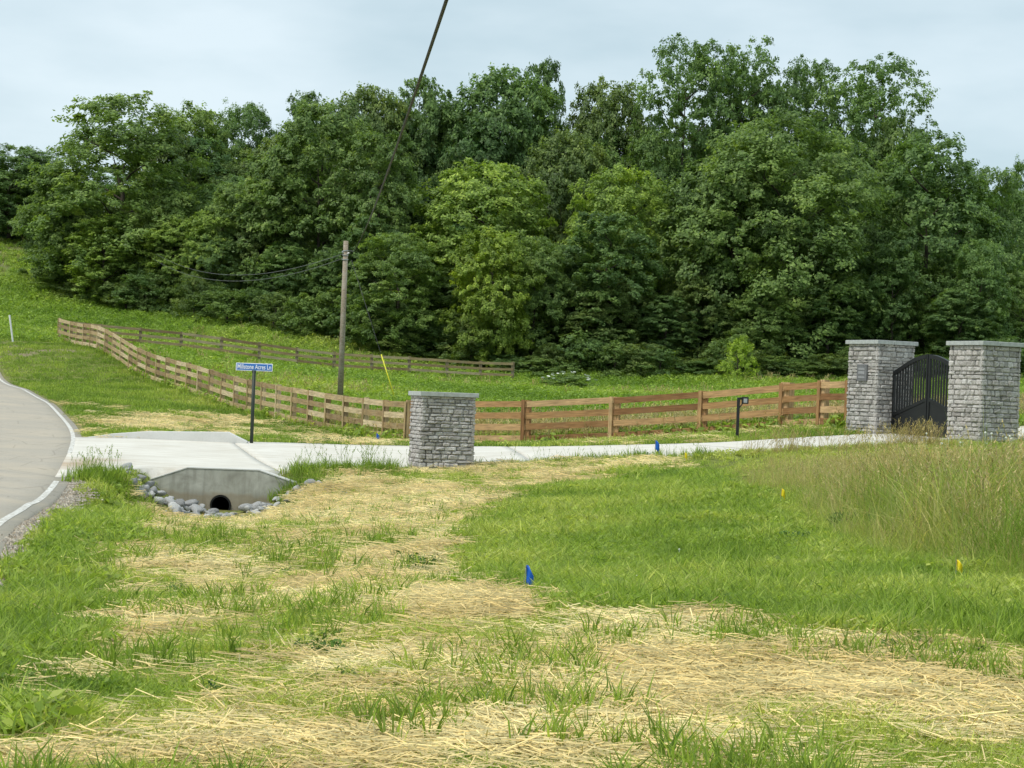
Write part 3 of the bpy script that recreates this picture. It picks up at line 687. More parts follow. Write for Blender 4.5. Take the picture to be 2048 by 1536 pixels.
def fence(name, pts, label, rails, rh, htop, mat, pmat, facing=-1, battens=True, postw=.13, skip=(), wide=(), shift=-.01):
    pts = [Vector(p_) for p_ in pts]; origin = pts[len(pts) // 2].copy()
    root = empty(name, origin, 0, label=label, cat='fence')
    for i, p_ in enumerate(pts):
        d_ = (pts[min(i + 1, len(pts) - 1)] - pts[max(i - 1, 0)]); d_.z = 0; d_.normalize(); nrm = Vector((d_.y, -d_.x, 0))
        if nrm.y > 0: nrm = -nrm                      # towards the camera side
        pw = postw * (1.5 if i in wide else 1)
        pc_ = p_ - nrm * (pw / 2 + .02)
        vboard('post', pc_, d_, pw, pw, -.35, htop + random.uniform(-.01, .04), pmat, root, origin, random.uniform(-.015, .015))
        if battens: vboard('batten', p_ + nrm * .034 + d_ * shift, d_, .10, .022, .02 + random.uniform(0, .06), htop + random.uniform(-.01, .015), mat, root, origin, random.uniform(-.01, .01))
        if i < len(pts) - 1 and i not in skip:
            q_ = pts[i + 1]
            for z in rails:
                j0, j1 = random.uniform(-.012, .012), random.uniform(-.012, .012)
                u_ = (q_ - p_).normalized() * .006
                board('rail', p_ + u_ + nrm * .006 + Vector((0, 0, z + j0)), q_ - u_ + nrm * .006 + Vector((0, 0, z + j1)), rh * random.uniform(.94, 1.05), .026, mat, root, origin)
    return root
rails4 = (1.16, .84, .52, .20)
lf_bot = ([e_[1] for e_ in LF], [e_[0] for e_ in LF])
pts = []
for i in range(0, 30):
    x_, y_ = P(lf_x(i), np.interp(i, *lf_bot), lf_Y(i))[:2]; pts.append((x_, y_, HB(x_, y_)))
x_, y_ = P(116, 683, 116)[:2]; pts[-1] = (x_, y_, HB(x_, y_))
fence('board_fence', pts, 'weathered brown four board fence running up the mown bank to the far corner', rails4, .175, 1.25, M['wood_left'], M['wood_left'])
# driveway fence
dp_ = [P(*c) for c in DRF]; xs0, ys0 = pts[0][0], pts[0][1]
pts2 = [(xs0 + .25, ys0 - .1)] + [(p_[0], p_[1]) for p_ in dp_]
pts2[1] = ((pts2[0][0] + pts2[2][0]) / 2 - .15, (pts2[0][1] + pts2[2][1]) / 2)
pts2 = [(x, y, HB(x, y)) for x, y in pts2]
fence('board_fence', pts2, 'fresh reddish brown four board fence between the stone pillar and the gate', rails4, .17, 1.27, M['wood_right'], M['wood_right'], postw=.18, wide=(3, 5), shift=-.085)
# back fence
pts3 = [P(*c) for c in BACKF]; pts3 = [(p_[0], p_[1], HB(p_[0], p_[1])) for p_ in pts3]
pts3[0] = (pts3[0][0] + .25, pts3[0][1] + .1, pts3[0][2])
fence('board_fence', pts3, 'dull brown three board fence crossing the field below the woods', (1.08, .76, .44), .15, 1.18, M['wood_back'], M['wood_post'], battens=False, postw=.17)

# ------------------------------------------------------------------ street sign
sp = P(503, 884, 52.4); sz = HB(sp[0], sp[1]); topz_ = P(506, 741, 52.4)[2]
sg = empty('street_sign', (sp[0], sp[1], sz), math.radians(4), label='blue street name sign on a dark green steel post by the driveway', cat='street sign')
mb = MB(); mb.tube([(0, 0, -.4), (0, 0, topz_ - sz)], .045, 14); link('post', mb.mesh('post', M['post_green'], True), sg)
ct = (P(504, 734, 52.4)[2] - sz); bw, bh = .92, .195
mb = MB(); mb.box((-bw / 2, -.006, ct - bh / 2), (bw / 2, .006, ct + bh / 2)); sb = link('blade', mb.mesh('blade', M['white']), sg); bev(sb, .004)
mb = MB(); mb.box((-bw / 2 + .018, -.010, ct - bh / 2 + .018), (bw / 2 - .018, -.004, ct + bh / 2 - .018)); link('blue_field', mb.mesh('field', M['blue']), sb)
cu = bpy.data.curves.new('sign_text', 'FONT'); cu.body = 'Millstone Acres Ln'; cu.size = .165; cu.align_x = 'CENTER'; cu.align_y = 'CENTER'; cu.extrude = .002; cu.offset = .0016
to = bpy.data.objects.new('lettering', cu); COL.objects.link(to)
dg = bpy.context.evaluated_depsgraph_get(); tm = bpy.data.meshes.new_from_object(to.evaluated_get(dg)); bpy.data.objects.remove(to)
tm.materials.clear(); tm.materials.append(M['white'])
tx = link('lettering', tm, sb, (0, -.0135, ct), (math.pi / 2, 0, 0)); wtx = max(v.co.x for v in tm.vertices) - min(v.co.x for v in tm.vertices); tx.scale = (.84 / wtx, 1, 1)
mb = MB(); mb.box((-.05, -.02, ct - bh / 2 - .05), (.05, .02, ct - bh / 2 + .01)); link('bracket', mb.mesh('bracket', M['post_green']), sg)

# ------------------------------------------------------------------ keypad post
kp = P(1474, 884, 50.6); kz = HB(kp[0], kp[1]); kt = P(1475, 795, 50.6)[2] - kz
kr = empty('keypad_post', (kp[0], kp[1], kz), 0, label='slim black post with a small hooded keypad beside the driveway', cat='keypad post')
mb = MB(); mb.box((-.035, -.035, -.3), (.035, .035, kt)); bev(link('post', mb.mesh('post', M['black']), kr), .006)
mb = MB(); mb.box((.0, -.03, kt - .05), (.13, .03, kt)); link('arm', mb.mesh('arm', M['black']), kr)
mb = MB(); mb.tube([(.02, 0, kt - .26), (.13, 0, kt - .10)], .014, 6); link('brace', mb.mesh('brace', M['black']), kr)
mb = MB(); mb.box((.08, -.08, kt - .15), (.24, .04, kt + .02)); kb = link('keypad_box', mb.mesh('box', M['black']), kr); bev(kb, .01)
mb = MB(); mb.box((.115, -.086, kt - .12), (.205, -.078, kt - .02)); link('keypad_face', mb.mesh('face', M['metal']), kb)

# ------------------------------------------------------------------ utility pole, cables, guy
pb_ = P(680, 803, 85); pz = HB(pb_[0], pb_[1]); pt_ = P(692, 482, 85)
up = empty('utility_pole', (pb_[0], pb_[1], pz), 0, label='weathered wooden utility pole standing in the field behind the fence', cat='utility pole')
hp = pt_[2] - pz; lx = pt_[0] - pb_[0]
mb = MB(); mb.tube([(0, 0, -.6), (lx * .5, 0, hp * .5), (lx, 0, hp)], [.125, .112, .10], 14); mpole = mb.mesh('pole', M['pole'], True)
po = link('pole', mpole, up)
for z, r in ((hp - .42, .125), (hp - .60, .127), (hp - .78, .13)):
    mb = MB(); mb.tube([(lx * z / hp, 0, z), (lx * z / hp, 0, z + .035)], r, 14); link('band', mb.mesh('band', M['metal']), up)
for dx, z in ((-.16, hp - .48), (.16, hp - .52)):
    mb = MB(); mb.tube([(lx, -.02, z), (lx + dx * .6, -.05, z), (lx + dx, -.06, z + .03)], [.03, .045, .03], 8); link('insulator', mb.mesh('insulator', M['metal']), up)
def cable(name, pts, rad, label, mat, cat='cable', n=8):
    pts = [Vector(p_) for p_ in pts]; o_ = pts[0].copy(); mb = MB(); mb.tube([p_ - o_ for p_ in pts], rad, n)
    return tag(link(name, mb.mesh(name, mat, True), loc=o_), label, cat)
A0 = P(703, 508, 85); ctlp = [(890, 0, 18), (825, 200, 26), (759, 395, 41)]
kk = np.array([A0] + [P(*c) for c in ctlp[::-1]]); qf = np.polyfit(kk[:, 1], kk[:, 2], 2); lf_ = np.polyfit(kk[:, 1], kk[:, 0], 1)
mainp = []
for Yv in np.linspace(84.85, -14, 60):
    x_, z_ = np.polyval(lf_, Yv), np.polyval(qf, Yv)
    bl = max(0, 1 - (84.85 - Yv) / 6); mainp.append((x_ + (A0[0] - x_) * bl, Yv, z_ + (A0[2] - z_) * bl))
cable('service_cable', mainp, .018, 'thick black overhead cable rising from the utility pole to the top edge', M['cable'])
for e0, e1, mid, lb in (((688, 507), (262, 470), 60, 'upper of two thin wires sagging from the pole left into the trees'), ((688, 516), (255, 478), 63, 'lower of two thin wires sagging from the pole left into the trees')):
    s0, s1 = P(*e0, 85), P(*e1, 150); pl_ = []
    for k in range(30):
        f = k / 29; q_ = s0 * (1 - f) + s1 * f; q_ = q_ + np.array([0, 0, -4 * (1.75 if mid == 60 else 1.85) * f * (1 - f)]); pl_.append(q_)
    cable('service_wire', pl_, .012, lb, M['wire'], 'wire', 6)
gb = P(797, 792, 84); gz = HB(gb[0], gb[1]); gt = np.array(P(703, 520, 84.9)); g0 = np.array([gb[0], gb[1], gz - .1])
gw = cable('guy_wire', [g0, g0 * .7 + gt * .3, gt], .012, 'thin guy wire slanting from the pole with a yellow marker sleeve', M['cable'], 'guy wire', 6)
mb = MB(); mb.tube([np.array(gt - g0) * f for f in (.05, .2, .36)], .024, 10); link('marker_sleeve', mb.mesh('sleeve', M['yellow'], True), gw)

# ------------------------------------------------------------------ stake and marker flags
s0, s1 = P(28, 682, 111), P(19, 630, 111); z = HB(s0[0], s0[1])
mb = MB(); mb.tube([(0, 0, -.3), (s1[0] - s0[0], 0, s1[2] - z)], .05, 8); tag(link('marker_stake', mb.mesh('stake', M['stake']), loc=(s0[0], s0[1], z)), 'leaning white marker stake at the edge of the field on the left', 'stake')
def flag(px, base_y, Y, ht, fw, fh, mat, label, lean=.0, hang=.5):
    p_ = P(px, base_y, Y); z = H(p_[0], p_[1]); root = empty('marker_flag', (p_[0], p_[1], z), random.uniform(-.4, .4), label=label, cat='marker flag')
    mb = MB(); mb.tube([(0, 0, -.1), (lean * .5, 0, ht * .5), (lean, 0, ht)], .003, 5); link('wire', mb.mesh('wire', M['metal']), root)
    # drooping cloth: a small creased sheet with thickness
    V = []; nx, nz_ = 6, 6
    for j in range(nz_ + 1):
        for i in range(nx + 1):
            u, v_ = i / nx, j / nz_
            V.append((lean + u * fw * (1 - hang * .65) , .012 * math.sin(u * 7 + v_ * 2), ht - v_ * fh - u * u * fh * hang * 1.1))
    Fc = [[j*(nx+1)+i, (j+1)*(nx+1)+i, (j+1)*(nx+1)+i+1, j*(nx+1)+i+1] for j in range(nz_) for i in range(nx)]
    o = link('cloth', mk_mesh('cloth', V, np.array(Fc), mat, (), True), root); md = o.modifiers.new('t', 'SOLIDIFY'); md.thickness = .001
flag(1046, 1180, 17, .25, .10, .15, M['flag_blue'], 'blue marker flag standing at the straw edge in the foreground', .02, .55)
flag(1308, 916, 45.4, .42, .13, .20, M['flag_blue'], 'blue marker flag in a weed clump at the driveway edge', .02, .45)
flag(752, 892, 56, .30, .13, .14, M['flag_blue'], 'blue marker flag at the foot of the fence left of the pillar', .0, .5)
flag(1911, 1168, 19, .20, .085, .10, M['flag_yellow'], 'yellow marker flag at the tall grass edge on the right', .0, .5)
flag(1560, 1013, 29, .24, .09, .11, M['flag_yellow'], 'yellow marker flag in front of the tall brown grass', .01, .5)
flag(1368, 937, 44, .28, .11, .12, M['flag_yellow'], 'yellow marker flag in the straw close to the driveway', .0, .5)

# ------------------------------------------------------------------ trees
def leaf_cloud(clumps, r, per, lsz, flat=.45, droop=.35, sub=3):
    """clumps: array (n,6) centre, radius, tint, layer. returns verts, quads, tint, lv"""
    C = []; Nn = []; T = []; Lv = []; S_ = []
    for cx, cy, cz_, rad, tint, ux, uy, uz in clumps:
        k = int(per * (rad / .8) ** 1.6)
        # umbrella-like spray: sub-sprays inside the clump
        m_ = max(3, int(sub * rad / .6)); a = r.uniform(0, 6.283, m_); q = np.sqrt(r.uniform(0, 1, m_)) * rad * .8
        sx, sy = np.cos(a) * q, np.sin(a) * q; szz = -droop * (q / rad) ** 2 * rad + r.normal(0, .25 * rad, m_)
        pick = r.integers(0, m_, k); b = r.uniform(0, 6.283, k); w_ = np.sqrt(r.uniform(0, 1, k)) * rad * .42
        x = cx + sx[pick] + np.cos(b) * w_ + ux * rad * .2; y = cy + sy[pick] + np.sin(b) * w_ + uy * rad * .2
        z = cz_ + szz[pick] - (w_ / (rad * .42)) ** 2 * rad * .16 + r.normal(0, .15 * rad, k)
        C.append(np.stack([x, y, z], 1))
        nn = np.stack([.35 * np.cos(b) + .75 * ux + r.normal(0, .36, k), .35 * np.sin(b) + .75 * uy + r.normal(0, .36, k), .72 + .3 * uz + r.normal(0, .3, k)], 1)
        Nn.append(nn); T.append(np.clip(np.full(k, tint) + r.normal(0, .10, k), 0, 1)); Lv.append(r.uniform(0, 1, k)); S_.append(lsz * r.uniform(.65, 1.35, k))
    C = np.vstack(C); Nn = np.vstack(Nn); T = np.concatenate(T); Lv = np.concatenate(Lv); S_ = np.concatenate(S_)
    Nn /= np.linalg.norm(Nn, axis=1)[:, None]
    rv = r.normal(size=C.shape); a = np.cross(Nn, rv); a /= np.linalg.norm(a, axis=1)[:, None]; b = np.cross(Nn, a)
    s = S_[:, None]; n = len(C)
    V = np.empty((n, 4, 3)); V[:, 0] = C - a * s * .62; V[:, 1] = C + b * s * .33 - Nn * s * .07; V[:, 2] = C + a * s * .62 - Nn * s * .05; V[:, 3] = C - b * s * .33 - Nn * s * .07
    return V.reshape(-1, 3), np.arange(4 * n).reshape(n, 4), np.repeat(T, 4), np.repeat(Lv, 4)
def limb_paths(r, Ht, W, n_limb, z0, z1, spread):
    paths = []
    for k in range(n_limb):
        f = (k + .5) / n_limb; zs_ = Ht * (z0 + (z1 - z0) * f); a = k * 2.4 + r.uniform(-.4, .4); ln = W * .5 * spread * (1 - .45 * f) * r.uniform(.7, 1)
        p_ = [np.array([0, 0, zs_])]
        for q in (.35, .7, 1.0): p_.append(np.array([math.cos(a) * ln * q, math.sin(a) * ln * q, zs_ + ln * (.55 * q + .15 * q * q)]) + r.normal(0, .12, 3))
        paths.append(p_)
    return paths
def make_tree(seed, kind):
    r = np.random.default_rng(seed)
    if kind == 'dense':   Ht, W, zlo, nl, ncl, per, lsz, rad = 15, 10, .04, 22, 560, 84, .215, (.5, 1.0)
    elif kind == 'round': Ht, W, zlo, nl, ncl, per, lsz, rad = 15, 12, .06, 24, 640, 84, .225, (.55, 1.1)
    elif kind == 'tall':  Ht, W, zlo, nl, ncl, per, lsz, rad = 17, 8, .04, 24, 520, 80, .21, (.45, .9)
    elif kind == 'open':  Ht, W, zlo, nl, ncl, per, lsz, rad = 20, 9, .40, 30, 400, 66, .205, (.42, .8)
    else:                 Ht, W, zlo, nl, ncl, per, lsz, rad = 5, 5, .0, 10, 170, 80, .17, (.35, .7)
    lsz *= r.uniform(.74, 1.08); per = int(per * 1.2)
    def envf(f):
        if kind == 'dense': return math.sqrt(max(0, 1 - ((f - .42) / .60) ** 2)) if f > .42 else .82 + .18 * f / .42
        if kind == 'round': return math.sqrt(max(0, 1 - ((f - .48) / .54) ** 2)) if f > .48 else .72 + .28 * f / .48
        if kind == 'tall': return math.sqrt(max(0, 1 - ((f - .55) / .47) ** 2)) if f > .55 else .75 + .25 * f / .55
        if kind == 'open': return math.sqrt(max(0, 1 - ((f - .74) / .30) ** 2)) if f > .74 else .35 + .65 * (f - zlo) / (.74 - zlo)
        return math.sqrt(max(0, 1 - (f / 1.05) ** 2))
    lobes = []
    for k in range(nl):
        f = zlo + (.93 - zlo) * ((k + .5) / nl) ** .85; env = max(.30, envf(f))
        a = k * 2.399 + r.uniform(-.5, .5); lr = W * .5 * r.uniform(.30, .44) * (.65 + .35 * env); off_ = max(0, W * .5 * env - lr * r.uniform(.8, 1.1))
        lobes.append((math.cos(a) * off_, math.sin(a) * off_, f * Ht - lr * .25, lr, lr * r.uniform(.75, 1.05), r.normal(0, .17)))
    if kind != 'open' and kind != 'bush': lobes.append((r.normal(0, .4), r.normal(0, .4), Ht * .84, W * .25, W * .22, .1)); lobes.append((r.normal(0, .6), r.normal(0, .6), Ht * .6, W * .34, W * .36, 0))
    wts = np.array([l[3] ** 2 for l in lobes]); wts /= wts.sum(); cl = []
    tries = 0
    while len(cl) < ncl and tries < ncl * 14:
        tries += 1
        l = lobes[r.choice(len(lobes), p=wts)]; u = r.uniform(-.45, 1); ph = r.uniform(0, 6.283); s = math.sqrt(1 - u * u)
        n_ = np.array([s * math.cos(ph), s * math.sin(ph), u]); p_ = np.array(l[:3]) + n_ * np.array([l[3], l[3], l[4]]) * r.uniform(.86, 1.06)
        # skip clumps deep inside another lobe
        deep = False
        for l2 in lobes:
            if l2 is l: continue
            e_ = ((p_[0] - l2[0]) / l2[3]) ** 2 + ((p_[1] - l2[1]) / l2[3]) ** 2 + ((p_[2] - l2[2]) / l2[4]) ** 2
            if e_ < .5: deep = True; break
        if deep and r.random() < .85: continue
        if p_[2] < .25: continue
        cl.append((p_[0], p_[1], p_[2], r.uniform(*rad), np.clip(.45 + l[5] + r.normal(0, .13), 0, 1), n_[0], n_[1], n_[2]))
    V, Q, T, Lv = leaf_cloud(cl, r, per, lsz)
    crown = mk_mesh('crown_' + kind, V, Q, M['tree'], [('tint', 'FLOAT', 'POINT', T), ('lv', 'FLOAT', 'POINT', Lv)])
    mb = MB(); tr_ = Ht * .010 + .03
    mb.tube([(0, 0, -.6), (0.05, 0, Ht * .2), (r.normal(0, .15), r.normal(0, .15), Ht * .5), (r.normal(0, .25), r.normal(0, .25), Ht * (.80 if kind == 'open' else .7))], [tr_ * 1.25, tr_, tr_ * .65, tr_ * .08], 8)
    for p_ in limb_paths(r, Ht, W, 9 if kind != 'bush' else 6, .18 if kind != 'open' else .38, .78, .9): mb.tube(p_, [tr_ * .45, tr_ * .33, tr_ * .2, tr_ * .07], 5, False)
    return crown, mb.mesh('trunk_' + kind, M['bark'], True), Ht, W, float(V[:, 2].max()), float(np.percentile(np.abs(V[:, :2]), 98.5))
LIB = {k: [make_tree(100 * i + s, k) for s in range(nv)] for i, (k, nv) in enumerate((('dense', 4), ('round', 4), ('tall', 2), ('open', 3), ('bush', 3)))}
def tree(kind, px, top, width, Y, label, col=(1, 1, 1), group=None, var=None, name='tree', cat='tree', base=None):
    c_, t_, Ht, W, zmax, rmax = (LIB[kind][var] if var is not None else random.choice(LIB[kind]))
    p_ = P(px, top, Y); gz_ = HB(p_[0], p_[1]); hgt = max(1.0, p_[2] - gz_); wd = width * 1.1 / (F_PX / Y)
    root = empty(name, (p_[0], p_[1], gz_), random.uniform(0, 6.28), label=label, cat=cat, group=group)
    sx = wd / 2 / rmax; sc_ = (sx * random.uniform(.95, 1.05), sx * random.uniform(.95, 1.05), hgt / zmax)
    for nm, me_ in (('trunk', t_), ('crown' if cat == 'tree' else 'foliage', c_)):
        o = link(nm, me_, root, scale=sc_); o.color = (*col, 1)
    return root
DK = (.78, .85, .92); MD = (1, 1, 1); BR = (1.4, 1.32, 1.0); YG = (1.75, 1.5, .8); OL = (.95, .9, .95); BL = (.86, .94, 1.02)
for a in [
    ('dense', 250, 185, 330, 143, 'large spreading green tree at the left end of the front tree line', MD),
    ('tall', 215, 428, 130, 139, 'smaller leafy tree growing low in front of the leftmost large tree', BR),
    ('dense', 350, 425, 150, 139, 'bright topped tree left of its pair, above the fence corner', BR),
    ('dense', 430, 412, 130, 138, 'bright topped tree right of its pair, above the fence corner', BR),
    ('dense', 130, 330, 170, 146, 'green tree on the leftmost slope of the front tree line', MD),
    ('dense', 650, 188, 240, 136, 'tall layered green tree left of the utility pole top', MD),
    ('tall', 760, 255, 150, 133, 'layered green tree directly above the utility pole top', MD),
    ('tall', 555, 300, 170, 137, 'layered green tree left of the tall one by the utility pole', MD),
    ('dense', 480, 330, 190, 144, 'mid green tree behind the pair of bright topped trees', BL),
    ('round', 1005, 122, 260, 152, 'tall full crowned tree at the top centre of the skyline', BL),
    ('round', 845, 145, 190, 152, 'dark tree on the skyline beside the overhead cable', DK),
    ('round', 735, 160, 200, 150, 'muted green tree on the skyline left of the overhead cable', OL),
    ('round', 975, 315, 270, 133, 'bright rounded tree in the centre of the woods', BR),
    ('round', 1130, 250, 200, 142, 'olive dull tree behind the bright rounded central tree', OL),
    ('round', 1220, 145, 190, 152, 'dark olive tree on the skyline left of the tallest trees', OL),
    ('round', 990, 450, 165, 125, 'yellow green tree standing out in front of the central woods', (1.5, 1.35, .85)),
    ('dense', 800, 462, 190, 127, 'leafy green tree right of the utility pole', MD),
    ('dense', 1245, 322, 210, 132, 'bright green tree left of the big rounded tree', BR),
    ('tall', 1225, 420, 170, 127, 'dark vine covered tree in front of the bright green tree', DK),
    ('round', 1470, 300, 280, 131, 'left shoulder of foliage joined to the big rounded tree', MD),
    ('round', 1570, 215, 400, 130, 'biggest rounded dark green tree right of centre', MD),
    ('dense', 1860, 255, 270, 133, 'large green tree behind the gate and its pillars', DK),
    ('dense', 1990, 330, 150, 136, 'green tree sloping down at the right end of the woods', DK),
    ('open', 1372, 72, 175, 148, 'airy tall tree leftmost of the tallest skyline trees', BL),
    ('open', 1435, 112, 170, 151, 'airy tree filling the gap behind the two tallest skyline trees', BL),
    ('open', 1555, 120, 150, 151, 'airy tree behind the second tallest skyline tree and its narrow neighbour', BL),
    ('open', 1690, 140, 160, 152, 'airy tree filling the gap left of the wide right skyline tree', BL),
    ('dense', 1800, 215, 150, 146, 'full tree below the wide airy tree at the right skyline', MD),
    ('open', 1490, 75, 160, 149, 'airy tall tree second from left among the tallest skyline trees', BL),
    ('open', 1615, 112, 130, 150, 'narrow airy tree between the tallest skyline trees and the right skyline tree', BL),
    ('open', 1755, 110, 200, 149, 'airy wide tree rightmost of the tallest skyline trees', BL),
    ('dense', 2055, 305, 110, 150, 'pale distant tree cut by the right edge', BL),
    ('dense', 25, 285, 190, 164, 'dark tree cut by the left edge behind the sloping field', DK),
    ('dense', -90, 270, 200, 166, 'dark tree just beyond the left edge', DK),
    ('dense', 400, 200, 170, 158, 'pale green tree on the skyline right of the left large tree', BR),
    ('round', 490, 195, 160, 160, 'rounded bluish tree on the left skyline', BL),
    ('tall', 610, 178, 80, 162, 'small dark treetop poking above the left skyline', DK),
    ('tall', 1090, 112, 90, 156, 'slim treetop at the right side of the central skyline tree', DK),
    ('dense', 1310, 260, 150, 146, 'dark tree below the leftmost tall airy tree', DK),
    ('dense', 1660, 240, 200, 141, 'dark tree behind the right half of the big rounded tree', DK),
    ('dense', 90, 300, 120, 166, 'dark tree in the notch at the left end of the skyline', DK),
]:
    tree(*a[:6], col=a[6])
# deeper rows that close the woods
for k in range(34):
    px_ = -80 + k * 66 + random.uniform(-20, 20)
    sky_y = np.interp(px_, [-100, 60, 120, 200, 330, 500, 700, 900, 1100, 1200, 1300, 1500, 1850, 1950, 2150], [310, 330, 350, 260, 235, 230, 200, 165, 170, 200, 215, 230, 260, 300, 360])
    tree(random.choice(('dense', 'round', 'round')), px_, sky_y + random.uniform(10, 90), random.uniform(170, 230), random.uniform(168, 176) if px_ < 110 else random.uniform(150, 168), 'green tree standing deep in the woods behind the front rows', (random.uniform(.75, 1), random.uniform(.85, 1), random.uniform(.85, 1.1)), 'trees deep in the woods')
def front_base(px_): return np.interp(px_, [60, 150, 300, 600, 800, 1000, 1400, 2100], [150, 141, 136, 129.5, 126, 123.5, 122.5, 122.5])
for k in range(30):
    px_ = 150 + k * 65 + random.uniform(-18, 18); Y_ = front_base(px_) + random.uniform(1.5, 5)
    gy = np.interp(px_, [60, 150, 300, 600, 800, 1000, 1400, 2100], [560, 600, 630, 668, 700, 745, 758, 760])
    tree(random.choice(('tall', 'dense')), px_, gy - random.uniform(150, 300), random.uniform(110, 170), Y_ + 2, 'leafy understory tree in the shaded front row of the woods', random.choice((DK, MD, OL, BL)), 'understory trees along the front of the woods')
for k in range(46):
    px_ = 120 + k * 43 + random.uniform(-14, 14); Y_ = front_base(px_) + random.uniform(-.3, 1.8)
    gy = np.interp(px_, [60, 150, 300, 600, 800, 1000, 1400, 2100], [560, 600, 630, 668, 700, 745, 758, 760])
    tree('bush', px_, gy - random.uniform(35, 110), random.uniform(75, 135), Y_, 'dense shrub at the foot of the woods', random.choice((DK, DK, MD, OL)), 'shrubs at the foot of the woods', name='shrub', cat='shrub')
tree('bush', 1478, 668, 72, 119.5, 'bright yellow green sapling in front of the dark woods', (1.95, 1.75, .9), name='sapling', cat='sapling')
# flowering shrub in the field
fp = P(1138, 760, 112); fz = HB(fp[0], fp[1])
fs = tree('bush', 1138, 748, 115, 112, 'low shrub with flat white flower heads in the field', MD, name='flowering_shrub', cat='shrub')
for k in range(22):
    a = random.uniform(0, 6.28); rr = 1.55 * math.sqrt(random.random()); mb = MB(); r_ = random.uniform(.07, .13)
    mb.tube([(0, 0, -.02), (0, 0, .03)], [r_ * .6, r_], 9)
    link('flower_head', mb.mesh('flower_head', M['petal']), fs, (math.cos(a) * rr, math.sin(a) * rr, max(1.0, P(1138, 748, 112)[2] - fz) * (1.0 - .45 * (rr / 1.55) ** 2) + .08), (random.uniform(-.4, .4), random.uniform(-.4, .4), 0))

# ------------------------------------------------------------------ scattered ground cover
def blades(r, n, rad, h, wd, bend, lean=.25, clump=1.0):
    """n grass blades as 5-vertex strips"""
    a = r.uniform(0, 6.283, n); q = rad * np.sqrt(r.uniform(0, 1, n)) * clump; bx_, by_ = np.cos(a) * q, np.sin(a) * q
    hh = h * r.uniform(.45, 1.15, n); d = r.uniform(0, 6.283, n); b = bend * r.uniform(.3, 1.2, n) * hh; w_ = wd * r.uniform(.7, 1.3, n)
    dx, dy = np.cos(d), np.sin(d); f = r.uniform(0, 6.283, n); sx, sy = np.cos(f) * w_ / 2, np.sin(f) * w_ / 2
    V = np.empty((n, 5, 3)); zero = np.zeros(n)
    V[:, 0] = np.stack([bx_ - sx, by_ - sy, zero - .02], 1); V[:, 1] = np.stack([bx_ + sx, by_ + sy, zero - .02], 1)
    mx_, my_ = bx_ + dx * b * .35, by_ + dy * b * .35
    V[:, 2] = np.stack([mx_ + sx * .85, my_ + sy * .85, hh * .6], 1); V[:, 3] = np.stack([mx_ - sx * .85, my_ - sy * .85, hh * .6], 1)
    V[:, 4] = np.stack([bx_ + dx * b, by_ + dy * b, hh], 1)
    k = np.arange(n)[:, None] * 5
    Fc = np.vstack([k + [0, 1, 2], k + [0, 2, 3], k + [3, 2, 4]])
    return V.reshape(-1, 3), Fc, np.repeat(r.uniform(0, 1, n), 5)
def straws(r, n, rad, ln, wd, hgt):
    a = r.uniform(0, 6.283, n); q = rad * np.sqrt(r.uniform(0, 1, n)); c = np.stack([np.cos(a) * q, np.sin(a) * q, r.uniform(.004, hgt, n)], 1)
    d = r.normal(0, .5, n) + (r.random(n) < .25) * r.uniform(-1.5, 1.5, n); el_ = r.normal(0, .13, n); L_ = ln * r.uniform(.35, 1.2, n) / 2
    u = np.stack([np.cos(d) * np.cos(el_), np.sin(d) * np.cos(el_), np.sin(el_)], 1); s = np.stack([-np.sin(d), np.cos(d), np.zeros(n)], 1); up_ = np.cross(u, s)
    w_ = (wd * r.uniform(.6, 1.3, n) / 2)[:, None]; L_ = L_[:, None]; V = np.empty((n, 6, 3))
    for e_, sg_ in ((0, -1), (3, 1)):
        V[:, e_] = c + u * L_ * sg_ - s * w_; V[:, e_ + 1] = c + u * L_ * sg_ + up_ * w_ * 1.2; V[:, e_ + 2] = c + u * L_ * sg_ + s * w_
    k = np.arange(n)[:, None] * 6
    return V.reshape(-1, 3), np.vstack([k + [0, 1, 4], k + [0, 4, 3], k + [1, 2, 5], k + [1, 5, 4]]), np.repeat(r.uniform(0, 1, n), 6)
def leafy(r, n, rad, h, ls, wd=.45):
    """broad-leaf weed tuft"""
    a = r.uniform(0, 6.283, n); q = rad * np.sqrt(r.uniform(0, 1, n)); z = h * (.15 + .85 * r.uniform(0, 1, n) * (1 - .5 * (q / rad) ** 2))
    c = np.stack([np.cos(a) * q, np.sin(a) * q, z], 1); nn = np.stack([np.cos(a) * .5 + r.normal(0, .4, n), np.sin(a) * .5 + r.normal(0, .4, n), .8 + r.normal(0, .25, n)], 1); nn /= np.linalg.norm(nn, axis=1)[:, None]
    t_ = np.cross(nn, r.normal(size=(n, 3))); t_ /= np.linalg.norm(t_, axis=1)[:, None]; b = np.cross(nn, t_); s = (ls * r.uniform(.6, 1.3, n))[:, None]
    V = np.empty((n, 4, 3)); V[:, 0] = c - t_ * s * .6; V[:, 1] = c + b * s * wd * .6; V[:, 2] = c + t_ * s * .6 - nn * s * .15; V[:, 3] = c - b * s * wd * .6
    k = np.arange(n)[:, None] * 4
    return V.reshape(-1, 3), np.vstack([k + [0, 1, 2], k + [0, 2, 3]]), np.repeat(r.uniform(0, 1, n), 4)
